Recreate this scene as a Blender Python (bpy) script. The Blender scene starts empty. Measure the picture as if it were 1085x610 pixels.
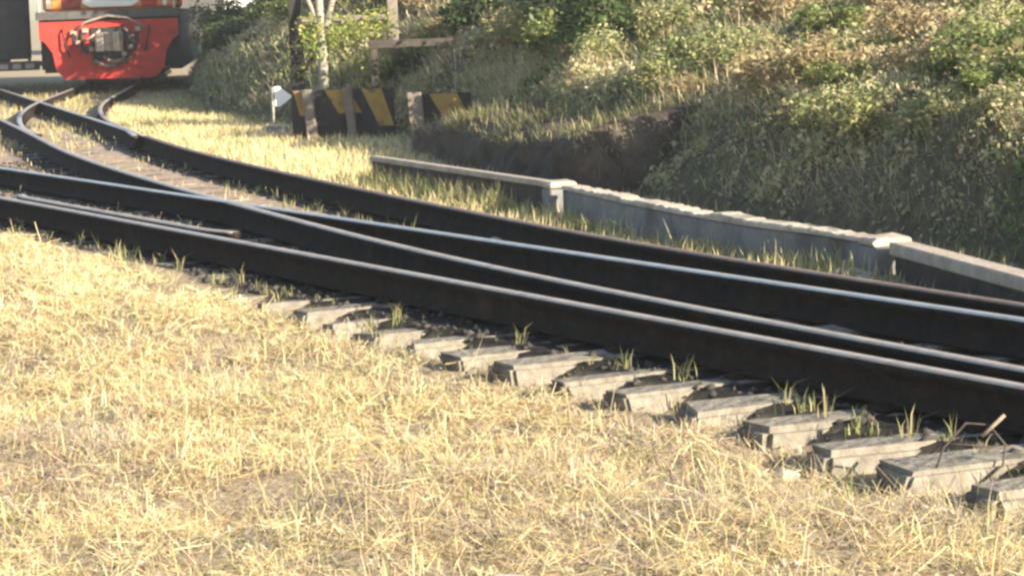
import bpy, bmesh, math, random
import numpy as np
from mathutils import Vector, Matrix

random.seed(7)
rng = np.random.default_rng(11)
scene = bpy.context.scene
COL = scene.collection

# ------------------------------------------------------------------ camera
PITCH = math.atan(305.0 / 2800.0)
ROLL = math.radians(-2.0)
CAM_Z = 1.58
cam_data = bpy.data.cameras.new('camera')
cam_data.sensor_width = 36.0
cam_data.lens = 2800.0 / 1085.0 * 36.0
cam_data.clip_start = 0.05
cam_data.clip_end = 3000
cam = bpy.data.objects.new('camera', cam_data)
COL.objects.link(cam)
_F = Vector((0, math.cos(PITCH), -math.sin(PITCH)))
_R = Vector((1, 0, 0))
_D = Vector((0, -math.sin(PITCH), -math.cos(PITCH)))
_ir = _R * math.cos(ROLL) - _D * math.sin(ROLL)
_id = _R * math.sin(ROLL) + _D * math.cos(ROLL)
m = Matrix.Identity(4)
for i in range(3):
    m[i][0] = _ir[i]; m[i][1] = -_id[i]; m[i][2] = -_F[i]
m[2][3] = CAM_Z
cam.matrix_world = m
scene.camera = cam

# ------------------------------------------------------------------ sky, sun, exposure
SUN_EL = math.radians(20)
SUN_TO = Vector((0.75, -0.66, 0)).normalized()
world = bpy.data.worlds.new('World')
scene.world = world
world.use_nodes = True
wn = world.node_tree
sky = wn.nodes.new('ShaderNodeTexSky')
sky.sky_type = 'NISHITA'
sky.sun_disc = False
sky.sun_elevation = SUN_EL
sky.sun_rotation = math.atan2(SUN_TO.x, SUN_TO.y)
wn.links.new(sky.outputs[0], wn.nodes['Background'].inputs[0])
wn.nodes['Background'].inputs[1].default_value = 0.085
sun_data = bpy.data.lights.new('sun', 'SUN')
sun_data.energy = 5.0
sun_data.angle = math.radians(0.5)
sun_data.color = (1.0, 0.89, 0.71)
sun = bpy.data.objects.new('sun', sun_data)
COL.objects.link(sun)
_to = Vector((SUN_TO.x * math.cos(SUN_EL), SUN_TO.y * math.cos(SUN_EL), math.sin(SUN_EL)))
sun.rotation_euler = _to.to_track_quat('Z', 'Y').to_euler()
sun.location = (20, -20, 20)

vs = scene.view_settings
vs.view_transform = 'Standard'
vs.look = 'None'
vs.exposure = 1.62
vs.gamma = 1.0
vs.use_curve_mapping = False
scene.render.engine = 'CYCLES'
scene.cycles.filter_width = 2.7

# ------------------------------------------------------------------ materials
MATS = {}
def mat(name, c1, c2=None, scale=8.0, rough=0.8, metal=0.0, bump=0.0, bscale=None, c3=None, s3=2.0, t3=(0.5, 0.62), spec=0.3, detail=6.0):
    if name in MATS: return MATS[name]
    M = bpy.data.materials.new(name); M.use_nodes = True
    nt = M.node_tree; P = nt.nodes['Principled BSDF']
    P.inputs['Roughness'].default_value = rough
    P.inputs['Metallic'].default_value = metal
    P.inputs['Specular IOR Level'].default_value = spec
    tc = nt.nodes.new('ShaderNodeTexCoord')
    col = None
    if c2 is None:
        P.inputs['Base Color'].default_value = (*c1, 1)
    else:
        n = nt.nodes.new('ShaderNodeTexNoise'); n.inputs['Scale'].default_value = scale; n.inputs['Detail'].default_value = detail
        n.inputs['Roughness'].default_value = 0.65
        nt.links.new(tc.outputs['Object'], n.inputs['Vector'])
        r = nt.nodes.new('ShaderNodeValToRGB')
        r.color_ramp.elements[0].position = 0.32; r.color_ramp.elements[0].color = (*c1, 1)
        r.color_ramp.elements[1].position = 0.68; r.color_ramp.elements[1].color = (*c2, 1)
        nt.links.new(n.outputs['Fac'], r.inputs['Fac'])
        col = r.outputs['Color']
        if c3 is not None:
            n3 = nt.nodes.new('ShaderNodeTexNoise'); n3.inputs['Scale'].default_value = s3; n3.inputs['Detail'].default_value = 8
            nt.links.new(tc.outputs['Object'], n3.inputs['Vector'])
            r3 = nt.nodes.new('ShaderNodeValToRGB')
            r3.color_ramp.elements[0].position = t3[0]; r3.color_ramp.elements[1].position = t3[1]
            nt.links.new(n3.outputs['Fac'], r3.inputs['Fac'])
            mx = nt.nodes.new('ShaderNodeMix'); mx.data_type = 'RGBA'
            nt.links.new(r3.outputs['Color'], mx.inputs['Factor'])
            nt.links.new(col, mx.inputs['A']); mx.inputs['B'].default_value = (*c3, 1)
            col = mx.outputs['Result']
        nt.links.new(col, P.inputs['Base Color'])
    if bump > 0:
        nb = nt.nodes.new('ShaderNodeTexNoise'); nb.inputs['Scale'].default_value = bscale or scale * 3; nb.inputs['Detail'].default_value = 8
        nt.links.new(tc.outputs['Object'], nb.inputs['Vector'])
        b = nt.nodes.new('ShaderNodeBump'); b.inputs['Strength'].default_value = bump; b.inputs['Distance'].default_value = 0.02
        nt.links.new(nb.outputs['Fac'], b.inputs['Height']); nt.links.new(b.outputs['Normal'], P.inputs['Normal'])
    MATS[name] = M
    return M

def leaf_mat(name, transl=0.4, rough=0.6):
    """blade/leaf material: own colour from the 'tint' attribute, light passing through the thin blade"""
    if name in MATS: return MATS[name]
    M = bpy.data.materials.new(name); M.use_nodes = True
    nt = M.node_tree; P = nt.nodes['Principled BSDF']
    P.inputs['Roughness'].default_value = rough
    P.inputs['Specular IOR Level'].default_value = 0.25
    a = nt.nodes.new('ShaderNodeAttribute'); a.attribute_name = 'tint'
    nt.links.new(a.outputs['Color'], P.inputs['Base Color'])
    t = nt.nodes.new('ShaderNodeBsdfTranslucent'); nt.links.new(a.outputs['Color'], t.inputs['Color'])
    mx = nt.nodes.new('ShaderNodeMixShader'); mx.inputs[0].default_value = transl
    nt.links.new(P.outputs[0], mx.inputs[1]); nt.links.new(t.outputs[0], mx.inputs[2])
    nt.links.new(mx.outputs[0], nt.nodes['Material Output'].inputs['Surface'])
    MATS[name] = M
    return M

def ground_mat():
    """dry dirt with patches; the 'zone' attribute says where oily ballast with painted rail shadow (R), pink dirt (G) or bank soil (B) lies"""
    M = bpy.data.materials.new('ground_dirt'); M.use_nodes = True
    nt = M.node_tree; P = nt.nodes['Principled BSDF']; P.inputs['Roughness'].default_value = 0.95
    P.inputs['Specular IOR Level'].default_value = 0.1
    tc = nt.nodes.new('ShaderNodeTexCoord')
    def noise(s, d=8):
        n = nt.nodes.new('ShaderNodeTexNoise'); n.inputs['Scale'].default_value = s; n.inputs['Detail'].default_value = d
        n.inputs['Roughness'].default_value = 0.7
        nt.links.new(tc.outputs['Object'], n.inputs['Vector']); return n.outputs['Fac']
    def ramp(f, a, b, p=(0.35, 0.65)):
        r = nt.nodes.new('ShaderNodeValToRGB')
        r.color_ramp.elements[0].position = p[0]; r.color_ramp.elements[0].color = (*a, 1)
        r.color_ramp.elements[1].position = p[1]; r.color_ramp.elements[1].color = (*b, 1)
        nt.links.new(f, r.inputs['Fac']); return r.outputs['Color']
    def mix(f, a, b):
        x = nt.nodes.new('ShaderNodeMix'); x.data_type = 'RGBA'
        nt.links.new(f, x.inputs['Factor']); nt.links.new(a, x.inputs['A']); nt.links.new(b, x.inputs['B'])
        return x.outputs['Result']
    at = nt.nodes.new('ShaderNodeAttribute'); at.attribute_name = 'zone'
    sp = nt.nodes.new('ShaderNodeSeparateColor'); nt.links.new(at.outputs['Color'], sp.inputs[0])
    fine = noise(34); big = noise(2.3)
    dirt = mix(big, ramp(fine, (0.19, 0.15, 0.115), (0.46, 0.37, 0.24)), ramp(fine, (0.27, 0.205, 0.14), (0.52, 0.42, 0.26)))
    oily = ramp(noise(28), (0.012, 0.011, 0.011), (0.045, 0.04, 0.035))
    pink = ramp(noise(14), (0.27, 0.19, 0.15), (0.48, 0.37, 0.28))
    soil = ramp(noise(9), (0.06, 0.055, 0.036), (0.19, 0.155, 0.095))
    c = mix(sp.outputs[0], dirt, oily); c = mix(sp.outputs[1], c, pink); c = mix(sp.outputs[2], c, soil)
    nt.links.new(c, P.inputs['Base Color'])
    b = nt.nodes.new('ShaderNodeBump'); b.inputs['Strength'].default_value = 0.7; b.inputs['Distance'].default_value = 0.03
    nt.links.new(noise(40), b.inputs['Height']); nt.links.new(b.outputs['Normal'], P.inputs['Normal'])
    return M
M_GROUND = ground_mat()
M_STRAW = leaf_mat('dry_straw', 0.3)
M_LEAF = leaf_mat('green_leaf', 0.42, 0.5)
M_RAIL = mat('rail_rust', (0.013, 0.011, 0.010), (0.036, 0.026, 0.021), 14, 0.95, 0.0, 0.25, c3=(.05, .032, .024), s3=3.2, t3=(.56, .72), spec=0.08)
M_HEAD = mat('rail_head_steel', (0.40, 0.375, 0.34), (0.58, 0.55, 0.51), 7, 0.42, 0.6)
M_HEADB = mat('rail_head_brown', (0.30, 0.25, 0.21), (0.48, 0.42, 0.36), 9, 0.5, 0.4)
M_HEADR = mat('rail_head_rusty', (0.13, 0.09, 0.07), (0.26, 0.19, 0.15), 9, 0.6, 0.3)
M_SLEEP = mat('sleeper_concrete', (0.145, 0.13, 0.105), (0.32, 0.285, 0.23), 7, 0.95, 0, 1.0, 18, c3=(0.10, 0.08, 0.062), s3=6, t3=(0.46, 0.66))
M_CONC = mat('old_concrete', (0.15, 0.148, 0.15), (0.26, 0.255, 0.25), 5, 0.95, 0, 0.7, 20, c3=(0.10, 0.095, 0.09), s3=2.2, t3=(0.5, 0.66))
M_COPE = mat('pale_coping', (0.36, 0.30, 0.235), (0.56, 0.48, 0.38), 9, 0.95, 0, 0.6, 26, c3=(.24, .2, .16), s3=4, t3=(.52, .7))
M_DARKWALL = mat('dark_footing', (0.035, 0.028, 0.027), (0.085, 0.065, 0.055), 6, 0.95, 0, 0.5, 18)  # plain dark brown for the kerb footings
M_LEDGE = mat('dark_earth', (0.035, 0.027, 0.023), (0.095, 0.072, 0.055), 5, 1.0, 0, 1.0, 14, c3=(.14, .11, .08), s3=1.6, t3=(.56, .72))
M_BEAM = mat('weathered_beam', (0.30, 0.24, 0.19), (0.5, 0.42, 0.34), 8, 0.85, 0, 0.4, 40)
M_OLDPOST = mat('old_timber_post', (0.13, 0.11, 0.09), (0.25, 0.21, 0.17), 9, 0.9, 0, 0.4)
M_STEEL = mat('rusty_post', (0.045, 0.038, 0.033), (0.10, 0.08, 0.065), 12, 0.8, 0.2, 0.3)
M_PALEPOST = mat('pale_post', (0.30, 0.28, 0.24), (0.46, 0.43, 0.37), 9, 0.85, 0, 0.3)
M_YELLOW = mat('hazard_yellow', (0.26, 0.16, 0.045), (0.40, 0.26, 0.07), 7, 0.7, 0, 0.1, c3=(0.16, 0.09, 0.04), s3=6, t3=(0.58, 0.7))
M_BLACK = mat('hazard_black', (0.02, 0.018, 0.02), (0.045, 0.04, 0.04), 8, 0.75)
M_WHITE = mat('white_enamel', (0.78, 0.78, 0.76), (0.84, 0.83, 0.8), 5, 0.5)
M_RED = mat('locomotive_red', (0.38, 0.026, 0.018), (0.52, 0.042, 0.025), 4, 0.7, 0, 0.15, 12, c3=(0.22, 0.04, 0.03), s3=3.5, t3=(0.52, 0.74))
M_ORANGE = mat('locomotive_orange', (0.66, 0.19, 0.045), (0.74, 0.25, 0.06), 3, 0.45)
M_MAROON = mat('locomotive_maroon', (0.16, 0.02, 0.02), (0.2, 0.03, 0.025), 3, 0.5)
M_CREAM = mat('locomotive_white', (0.74, 0.71, 0.64), (0.8, 0.78, 0.72), 3, 0.5)
M_GREY = mat('walkway_grey', (0.055, 0.052, 0.05), (0.10, 0.095, 0.09), 8, 0.7)
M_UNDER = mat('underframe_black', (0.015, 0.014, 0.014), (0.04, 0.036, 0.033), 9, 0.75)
M_COUPLER = mat('coupler_iron', (0.07, 0.05, 0.04), (0.20, 0.15, 0.115), 12, 0.65, 0.5)
M_PALEIRON = mat('worn_iron', (0.26, 0.21, 0.16), (0.46, 0.4, 0.32), 14, 0.5, 0.3)
M_GLASS = mat('cab_glass', (0.02, 0.025, 0.03), None, 1, 0.08, 0, spec=0.6)
M_WAGON = mat('wagon_black', (0.02, 0.021, 0.024), (0.045, 0.046, 0.05), 3, 0.6, 0, 0.1, c3=(0.12, 0.12, 0.125), s3=1.6, t3=(0.62, 0.8))
M_STONE = mat('pale_stone', (0.36, 0.32, 0.26), (0.54, 0.49, 0.41), 14, 0.9, 0, 0.5, 40)
M_BALLAST = mat('oily_stone', (0.02, 0.018, 0.018), (0.075, 0.064, 0.055), 10, 0.8, 0, 0.3)
M_TWIG = mat('dry_twig', (0.16, 0.12, 0.085), (0.3, 0.24, 0.17), 20, 0.9)
M_BARK = mat('pale_bark', (0.20, 0.18, 0.145), (0.36, 0.33, 0.27), 12, 0.9, 0, 0.4)
M_WHITEWASH = mat('whitewash', (0.74, 0.72, 0.67), (0.82, 0.8, 0.76), 2, 0.85)
M_ROOF = mat('roof_sheet', (0.3, 0.27, 0.25), (0.4, 0.36, 0.33), 4, 0.6, 0.3)

# ------------------------------------------------------------------ mesh helpers
def link(name, me, material=None, parent=None, loc=None):
    o = bpy.data.objects.new(name, me)
    COL.objects.link(o)
    if material is not None and me is not None:
        for mm in (material if isinstance(material, (list, tuple)) else [material]): me.materials.append(mm)
    if parent is not None: o.parent = parent
    if loc is not None: o.location = loc
    return o
def empty(name, loc=(0, 0, 0), rz=0.0):
    o = bpy.data.objects.new(name, None); COL.objects.link(o)
    o.location = loc; o.rotation_euler = (0, 0, rz); o.empty_display_size = 0.2
    return o
def tag(o, label, cat, group=None, kind=None):
    o['label'] = label; o['category'] = cat
    if group: o['group'] = group
    if kind: o['kind'] = kind
    return o
def finish(bm, name, material, parent=None, loc=None, smooth=False):
    bmesh.ops.recalc_face_normals(bm, faces=bm.faces)
    me = bpy.data.meshes.new(name); bm.to_mesh(me); bm.free()
    if smooth:
        for p in me.polygons: p.use_smooth = True
    return link(name, me, material, parent, loc)
def bbox(bm, x0, x1, y0, y1, z0, z1, bev=0.0, seg=1):
    r = bmesh.ops.create_cube(bm, size=1)
    for v in r['verts']:
        v.co = Vector((x0 + (v.co.x + .5) * (x1 - x0), y0 + (v.co.y + .5) * (y1 - y0), z0 + (v.co.z + .5) * (z1 - z0)))
    if bev > 0:
        es = list({e for v in r['verts'] for e in v.link_edges})
        bmesh.ops.bevel(bm, geom=es, offset=bev, segments=seg, affect='EDGES', profile=0.5)
def box(name, b, material, parent=None, bev=0.0, loc=None):
    bm = bmesh.new(); bbox(bm, *b, bev=bev); return finish(bm, name, material, parent, loc)
def prism(bm, pts, axis, a, b):
    """closed outline pts extruded along axis between a and b"""
    def mk(p, t):
        if axis == 'y': return Vector((p[0], t, p[1]))
        if axis == 'x': return Vector((t, p[0], p[1]))
        return Vector((p[0], p[1], t))
    va = [bm.verts.new(mk(p, a)) for p in pts]; vb = [bm.verts.new(mk(p, b)) for p in pts]
    bm.faces.new(va); bm.faces.new(list(reversed(vb)))
    n = len(pts)
    for i in range(n): bm.faces.new((va[i], vb[i], vb[(i + 1) % n], va[(i + 1) % n]))
def tube(bm, pts, rad, seg=6):
    pts = [Vector(p) for p in pts]
    rads = rad if isinstance(rad, (list, tuple)) else [rad] * len(pts)
    rings = []
    for i, p in enumerate(pts):
        d = (pts[min(i + 1, len(pts) - 1)] - pts[max(i - 1, 0)]).normalized()
        a = d.orthogonal() if i == 0 else (pa - d * pa.dot(d))
        a.normalize(); pa = a; b = d.cross(a)
        rings.append([bm.verts.new(p + (a * math.cos(2 * math.pi * k / seg) + b * math.sin(2 * math.pi * k / seg)) * rads[i]) for k in range(seg)])
    for r0, r1 in zip(rings[:-1], rings[1:]):
        for k in range(seg): bm.faces.new((r0[k], r0[(k + 1) % seg], r1[(k + 1) % seg], r1[k]))
    bm.faces.new(list(reversed(rings[0]))); bm.faces.new(rings[-1])
def tubeo(name, pts, rad, material, parent=None, seg=6):
    bm = bmesh.new(); tube(bm, pts, rad, seg); return finish(bm, name, material, parent, smooth=True)
def cyl(bm, c, axis, r, l, seg=16):
    a = {'x': Vector((1, 0, 0)), 'y': Vector((0, 1, 0)), 'z': Vector((0, 0, 1))}[axis]
    c = Vector(c); tube(bm, [c - a * l / 2, c + a * l / 2], r, seg)

# numpy value noise
_perm = np.random.default_rng(3).random((64, 64, 8))
def vnoise(x, y, k=0):
    xi = np.floor(x).astype(int); yi = np.floor(y).astype(int); fx = x - xi; fy = y - yi
    fx = fx * fx * (3 - 2 * fx); fy = fy * fy * (3 - 2 * fy)
    g = lambda a, b: _perm[a % 64, b % 64, k % 8]
    return (g(xi, yi) * (1 - fx) + g(xi + 1, yi) * fx) * (1 - fy) + (g(xi, yi + 1) * (1 - fx) + g(xi + 1, yi + 1) * fx) * fy
def fbm(x, y, oct=4, k=0):
    x = np.asarray(x, float); y = np.asarray(y, float)
    s = 0; a = 0.5
    for i in range(oct):
        s = s + a * (vnoise(x * 2 ** i + 13.7 * i, y * 2 ** i + 7.1 * i, k + i) - 0.5); a *= 0.5
    return s
def np_mesh(name, V, polys, material, parent=None, tint=None, attr='tint', smooth=False):
    """polys: list of int arrays (n,k). tint: per-vertex colours"""
    me = bpy.data.meshes.new(name)
    V = np.asarray(V, np.float32)
    me.vertices.add(len(V)); me.vertices.foreach_set('co', V.ravel())
    loops = np.concatenate([p.ravel() for p in polys]).astype(np.int32)
    sizes = np.concatenate([np.full(len(p), p.shape[1]) for p in polys]).astype(np.int32)
    starts = np.concatenate([[0], np.cumsum(sizes)[:-1]]).astype(np.int32)
    me.loops.add(len(loops)); me.loops.foreach_set('vertex_index', loops)
    me.polygons.add(len(sizes)); me.polygons.foreach_set('loop_start', starts); me.polygons.foreach_set('loop_total', sizes)
    if smooth: me.polygons.foreach_set('use_smooth', np.ones(len(sizes), bool))
    me.update(calc_edges=True)
    if tint is not None:
        ca = me.color_attributes.new(attr, 'FLOAT_COLOR', 'POINT')
        T = np.ones((len(V), 4), np.float32); T[:, :3] = tint
        ca.data.foreach_set('color', T.ravel())
    return link(name, me, material, parent)

# ------------------------------------------------------------------ track frame: s runs along the near rail towards the right, t away from the camera
P0 = np.array([-4.054, 21.039]); DS = np.array([0.44551, -0.89528]); DT = np.array([0.89528, 0.44551])
def st2w(s, t):
    s = np.asarray(s, float); t = np.asarray(t, float)
    return P0[0] + DS[0] * s + DT[0] * t, P0[1] + DS[1] * s + DT[1] * t
def w2st(x, y):
    return (x - P0[0]) * DS[0] + (y - P0[1]) * DS[1], (x - P0[0]) * DT[0] + (y - P0[1]) * DT[1]
HG = 0.58     # half of the distance between rail centres
# curve of the second track in (s,t)
_ss = np.linspace(19, -60, 800)
_mm = np.interp(-_ss, [-19, -13, -9.5, -5, 0, 4, 8, 14, 60], [.02, .02, .05, .125, .145, .17, .215, .205, .205])
_tt = np.concatenate([[0], np.cumsum((_mm[:-1] + _mm[1:]) / 2 * -(np.diff(_ss)))])
_tt = _tt - np.interp(-12.5, -_ss, _tt) + 0.86
def t2c(s): return np.interp(-np.asarray(s, float), -_ss, _tt)
def m2(s): return np.interp(-np.asarray(s, float), -_ss, _mm)
# branch to the locomotive, in world coordinates
_bx, _by = [], []
bs0 = -9.5
x, y = st2w(bs0, t2c(bs0)); hd = math.atan2(0.2575, 0.989)
L = 0.0
while L < 56:
    _bx.append(float(x)); _by.append(float(y))
    dh = -math.radians(0.7) if L < 14 else math.radians(1.3) if L > 37 else 0.0
    if 20 < L < 21: HD_END = hd
    x = x - math.sin(hd) * 0.25; y = y + math.cos(hd) * 0.25; hd += dh * 0.25; L += 0.25
BX = np.array(_bx); BY = np.array(_by)

# ------------------------------------------------------------------ embankment toe
toe_pts = np.array([(9.0, -5.0), (6.0, 3.6), (4.1, 9.0), (3.1, 12.8), (2.55, 15.0), (1.95, 17.0), (1.42, 19.0), (0.95, 21.0), (0.45, 23.3), (-0.15, 26.3),
                    (-0.85, 29.9), (-1.9, 33.5), (-3.2, 36.7), (-4.45, 40.7), (-5.35, 46), (-6.35, 53.3), (-6.95, 58.5), (-7.55, 66), (-8.0, 72)], float)
def sstep(a, b, v):
    u = np.clip((np.asarray(v, float) - a) / (b - a), 0, 1); return u * u * (3 - 2 * u)
def resample(P, n):
    # Catmull-Rom then even spacing
    out = []
    Q = np.vstack([2 * P[0] - P[1], P, 2 * P[-1] - P[-2]])
    for i in range(1, len(Q) - 2):
        for u in np.linspace(0, 1, 24, endpoint=False):
            p0, p1, p2, p3 = Q[i - 1], Q[i], Q[i + 1], Q[i + 2]
            out.append(0.5 * ((2 * p1) + (-p0 + p2) * u + (2 * p0 - 5 * p1 + 4 * p2 - p3) * u * u + (-p0 + 3 * p1 - 3 * p2 + p3) * u ** 3))
    out.append(P[-1]); out = np.array(out)
    d = np.concatenate([[0], np.cumsum(np.linalg.norm(np.diff(out, axis=0), axis=1))])
    q = np.linspace(0, d[-1], n)
    return np.c_[np.interp(q, d, out[:, 0]), np.interp(q, d, out[:, 1])], q
TOE, TOE_L = resample(toe_pts, 900)
def LY(y): return np.interp(y, TOE[:, 1], TOE_L)
_tan = np.gradient(TOE, axis=0)
_ker = np.ones(61) / 61
_tan = np.c_[np.convolve(np.pad(_tan[:, 0], 30, 'edge'), _ker, 'valid'), np.convolve(np.pad(_tan[:, 1], 30, 'edge'), _ker, 'valid')]
_tan /= np.linalg.norm(_tan, axis=1)[:, None]
TOE_N = np.c_[_tan[:, 1], -_tan[:, 0]]      # points into the bank (towards +x)
def bank_h(l, w):
    """height of the bank at distance w behind the toe; l is the distance along it"""
    far = np.clip((l - LY(38.0)) / 6.0, 0, 1)       # beyond the buffer stops the bank is a plain high slope
    brk = 0.62 + 0.5 * fbm(l * 0.45, l * 0 + 2, 3, 1)
    top = 0.66 + 0.6 * fbm(l * 0.6, l * 0 + 5.5, 3, 2)
    rise = 0.27 + 0.25 * np.clip((l - LY(24.5)) / 3.0, 0, 1)
    near = np.where(w < brk, top * (np.clip(w, 0, None) / brk) ** 0.9, top + rise * (w - brk))
    near = np.minimum(near, 2.75 + 0.04 * w)
    wc = np.clip(w, 0, None)
    slope = np.minimum(np.minimum(wc * 1.7, 1.0 + 0.55 * (wc - 0.6)), 3.3 + 0.03 * wc)
    h = near * (1 - far) + slope * far
    end = sstep(LY(58), LY(68.0), l); h = h * (1 - end) - 0.5 * end
    n = 0.34 * fbm(l * 1.1, w * 1.1, 4, 3) + 0.10 * fbm(l * 5, w * 5, 3, 5)
    return np.where(w < 0, w * 0.5, h + n * np.clip(w * 2, 0, 1))
def bank_w(l, w):
    i = np.interp(l, TOE_L, np.arange(len(TOE_L)))
    x = np.interp(l, TOE_L, TOE[:, 0]) + np.interp(l, TOE_L, TOE_N[:, 0]) * w
    y = np.interp(l, TOE_L, TOE[:, 1]) + np.interp(l, TOE_L, TOE_N[:, 1]) * w
    return x, y, bank_h(l, w)
def toe_dist(x, y):
    """signed distance behind the toe line (positive inside the bank)"""
    x = np.asarray(x, float).ravel(); y = np.asarray(y, float).ravel()
    out = np.empty(len(x))
    T = TOE[::3]; N = TOE_N[::3]
    for a in range(0, len(x), 20000):
        xs = x[a:a + 20000, None]; ys = y[a:a + 20000, None]
        d2 = (xs - T[None, :, 0]) ** 2 + (ys - T[None, :, 1]) ** 2
        j = d2.argmin(1)
        sd = (x[a:a + 20000] - T[j, 0]) * N[j, 0] + (y[a:a + 20000] - T[j, 1]) * N[j, 1]
        out[a:a + 20000] = sd
    return out

# ------------------------------------------------------------------ ground sheet
def ground_h(x, y):
    s, t = w2st(x, y)
    front = -0.112 * sstep(4.8, 9.0, s) + 0.008
    front = front + 0.07 * fbm(s * 1.9 + 4, t * 2.5, 3, 7) * sstep(-1.3, -0.7, t)
    front = front - 0.05 * sstep(-1.2, -4.0, t) + 0.16 * fbm(x * 0.9, y * 0.9, 4, 2) * sstep(-0.75, -1.4, t)
    front = front + 0.05 * fbm(x * 6, y * 6, 3, 4)
    bed = -0.022 + 0.02 * fbm(x * 9, y * 9, 2, 1)
    inner = sstep(-0.48, -0.32, t)
    z = front * (1 - inner) + bed * inner
    t4 = t2c(s) + HG
    back = sstep(0.10, 0.6, t - t4)
    z = z + back * (0.02 + 0.10 * fbm(x * 1.5, y * 1.5, 3, 6) + 0.04 * sstep(5.5, 9.0, s) + 0.03 * sstep(9.5, 11.0, s))
    far = sstep(50, 90, np.hypot(x, y))
    return z * (1 - far) + (-0.03) * far
def grow(a, b, n, far):
    """dense between a and b, growing outwards to +-far"""
    mid = np.linspace(a, b, n); st = mid[1] - mid[0]
    out = []; d = st; p = b
    while p < far: d *= 1.16; p += d; out.append(p)
    lo = []; d = st; p = a
    while p > -far: d *= 1.16; p -= d; lo.append(p)
    return np.concatenate([lo[::-1], mid, out])
gx = grow(-10, 5, 215, 900); gy = grow(5, 46, 480, 900)
GX, GY = np.meshgrid(gx, gy)
gxf, gyf = GX.ravel(), GY.ravel()
gz = ground_h(gxf, gyf)
gs, gt = w2st(gxf, gyf)
gt2 = gt - t2c(gs)
oil_shade = sstep(-0.5, -0.34, gt) * sstep(0.75, 0.62, gt2) * sstep(-32, -20, gs)  # oily ballast; the strip beside the near rail also paints in its shadow
oil_shade = np.clip(oil_shade + 0.5 * fbm(gxf * 3, gyf * 3, 3, 3) * (oil_shade > 0.02) * (oil_shade < 0.98), 0, 1)
pk = sstep(-HG + 0.06, -HG + 0.2, gt2) * sstep(HG - 0.12, HG - 0.34, gt2) * sstep(3.2, 1.6, gs + 1.2 * fbm(gxf * 2, gyf * 2, 3, 1))  # stops short of the outer rail, leaving a dark painted shadow strip
pk = np.maximum(pk, sstep(0.5, 0.75, gt) * sstep(1.1, 0.95, gt) * sstep(-0.6, -1.6, gs) * 0.8)
pk = np.maximum(pk, sstep(1.3, 1.6, gt) * sstep(-HG - .25, -HG - .45, gt2) * sstep(-2.0, -3.0, gs))
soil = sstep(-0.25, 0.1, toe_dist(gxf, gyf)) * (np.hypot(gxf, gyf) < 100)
nx, ny = len(gx), len(gy)
ii = np.arange(ny - 1)[:, None] * nx + np.arange(nx - 1)[None, :]
quads = np.stack([ii, ii + 1, ii + nx + 1, ii + nx], -1).reshape(-1, 4)
ground = np_mesh('ground', np.c_[gxf, gyf, gz], [quads], M_GROUND, tint=np.c_[oil_shade, pk, soil], attr='zone', smooth=True)
ground['kind'] = 'structure'

# embankment
wl = np.concatenate([np.linspace(-0.3, 3.2, 52), np.linspace(3.4, 16, 26)])
ul = TOE_L[::1]
UL, WL = np.meshgrid(ul, wl)
ex, ey, ez = bank_w(UL.ravel(), WL.ravel())
nx, ny = len(ul), len(wl)
ii = np.arange(ny - 1)[:, None] * nx + np.arange(nx - 1)[None, :]
quads = np.stack([ii, ii + nx, ii + nx + 1, ii + 1], -1).reshape(-1, 4)
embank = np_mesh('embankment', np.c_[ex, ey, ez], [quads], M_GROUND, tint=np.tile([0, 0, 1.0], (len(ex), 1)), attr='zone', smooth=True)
embank['kind'] = 'structure'

# ------------------------------------------------------------------ rails
PROFILE = [(-.065, 0), (.065, 0), (.065, .012), (.012, .03), (.009, .115), (.034, .125), (.034, .152), (.026, .16), (-.026, .16), (-.034, .152), (-.034, .125), (-.009, .115), (-.012, .03), (-.065, .012)]
def rail(name, xs, ys, parent, head=None, dz=0.0, wob=0.0):
    xs = np.asarray(xs, float); ys = np.asarray(ys, float)
    tx = np.gradient(xs); ty = np.gradient(ys); l = np.hypot(tx, ty); tx /= l; ty /= l
    n = len(xs); k = len(PROFILE)
    px = np.array([p[0] for p in PROFILE]); pz = np.array([p[1] for p in PROFILE])
    dist = np.concatenate([[0], np.cumsum(np.hypot(np.diff(xs), np.diff(ys)))])
    zz = dz + wob * (np.cos(dist * 2 * math.pi / 9.0) - 1)
    V = np.stack([xs[:, None] - ty[:, None] * px, ys[:, None] + tx[:, None] * px, zz[:, None] + pz], -1).reshape(-1, 3)
    i = np.arange(n - 1)[:, None] * k; j = np.arange(k)[None, :]; j2 = (j + 1) % k
    Q = np.stack([i + j, i + j2, i + k + j2, i + k + j], -1).reshape(-1, 4)
    caps = [np.arange(k)[None, ::-1], (np.arange(k) + (n - 1) * k)[None, :]]
    o = np_mesh(name, V, [Q] + caps, [M_RAIL, head or M_HEAD], parent)
    mi = np.zeros(len(o.data.polygons), np.int32)
    q = np.tile(np.arange(k), n - 1); mi[:len(q)][(q >= 6) & (q <= 8)] = 1
    o.data.polygons.foreach_set('material_index', mi)
    return o
def off_line(s, t):     # a line in (s,t)
    return st2w(s, t)
near = tag(empty('railway_track', (*st2w(6, 0.566), 0)), 'straight railway track beside the dry grass, with exposed sleeper ends', 'railway track')
curve = tag(empty('railway_track', (*st2w(0, t2c(0)), 0)), 'curved railway track crossing the straight one and running beside the low concrete wall', 'railway track')
branch = tag(empty('railway_track', (float(BX[40]), float(BY[40]), 0)), 'railway track turning off towards the red locomotive', 'railway track')
def keep(o, par):       # children keep their world coordinates
    o.parent = par; o.matrix_parent_inverse = Matrix.Translation(-par.location); return o
s1 = np.linspace(19, -60, 150)
keep(rail('rail', *st2w(s1, s1 * 0), None, M_HEADB), near)
keep(rail('rail', *st2w(s1, s1 * 0 + 2 * HG), None, M_HEAD), near)
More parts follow.
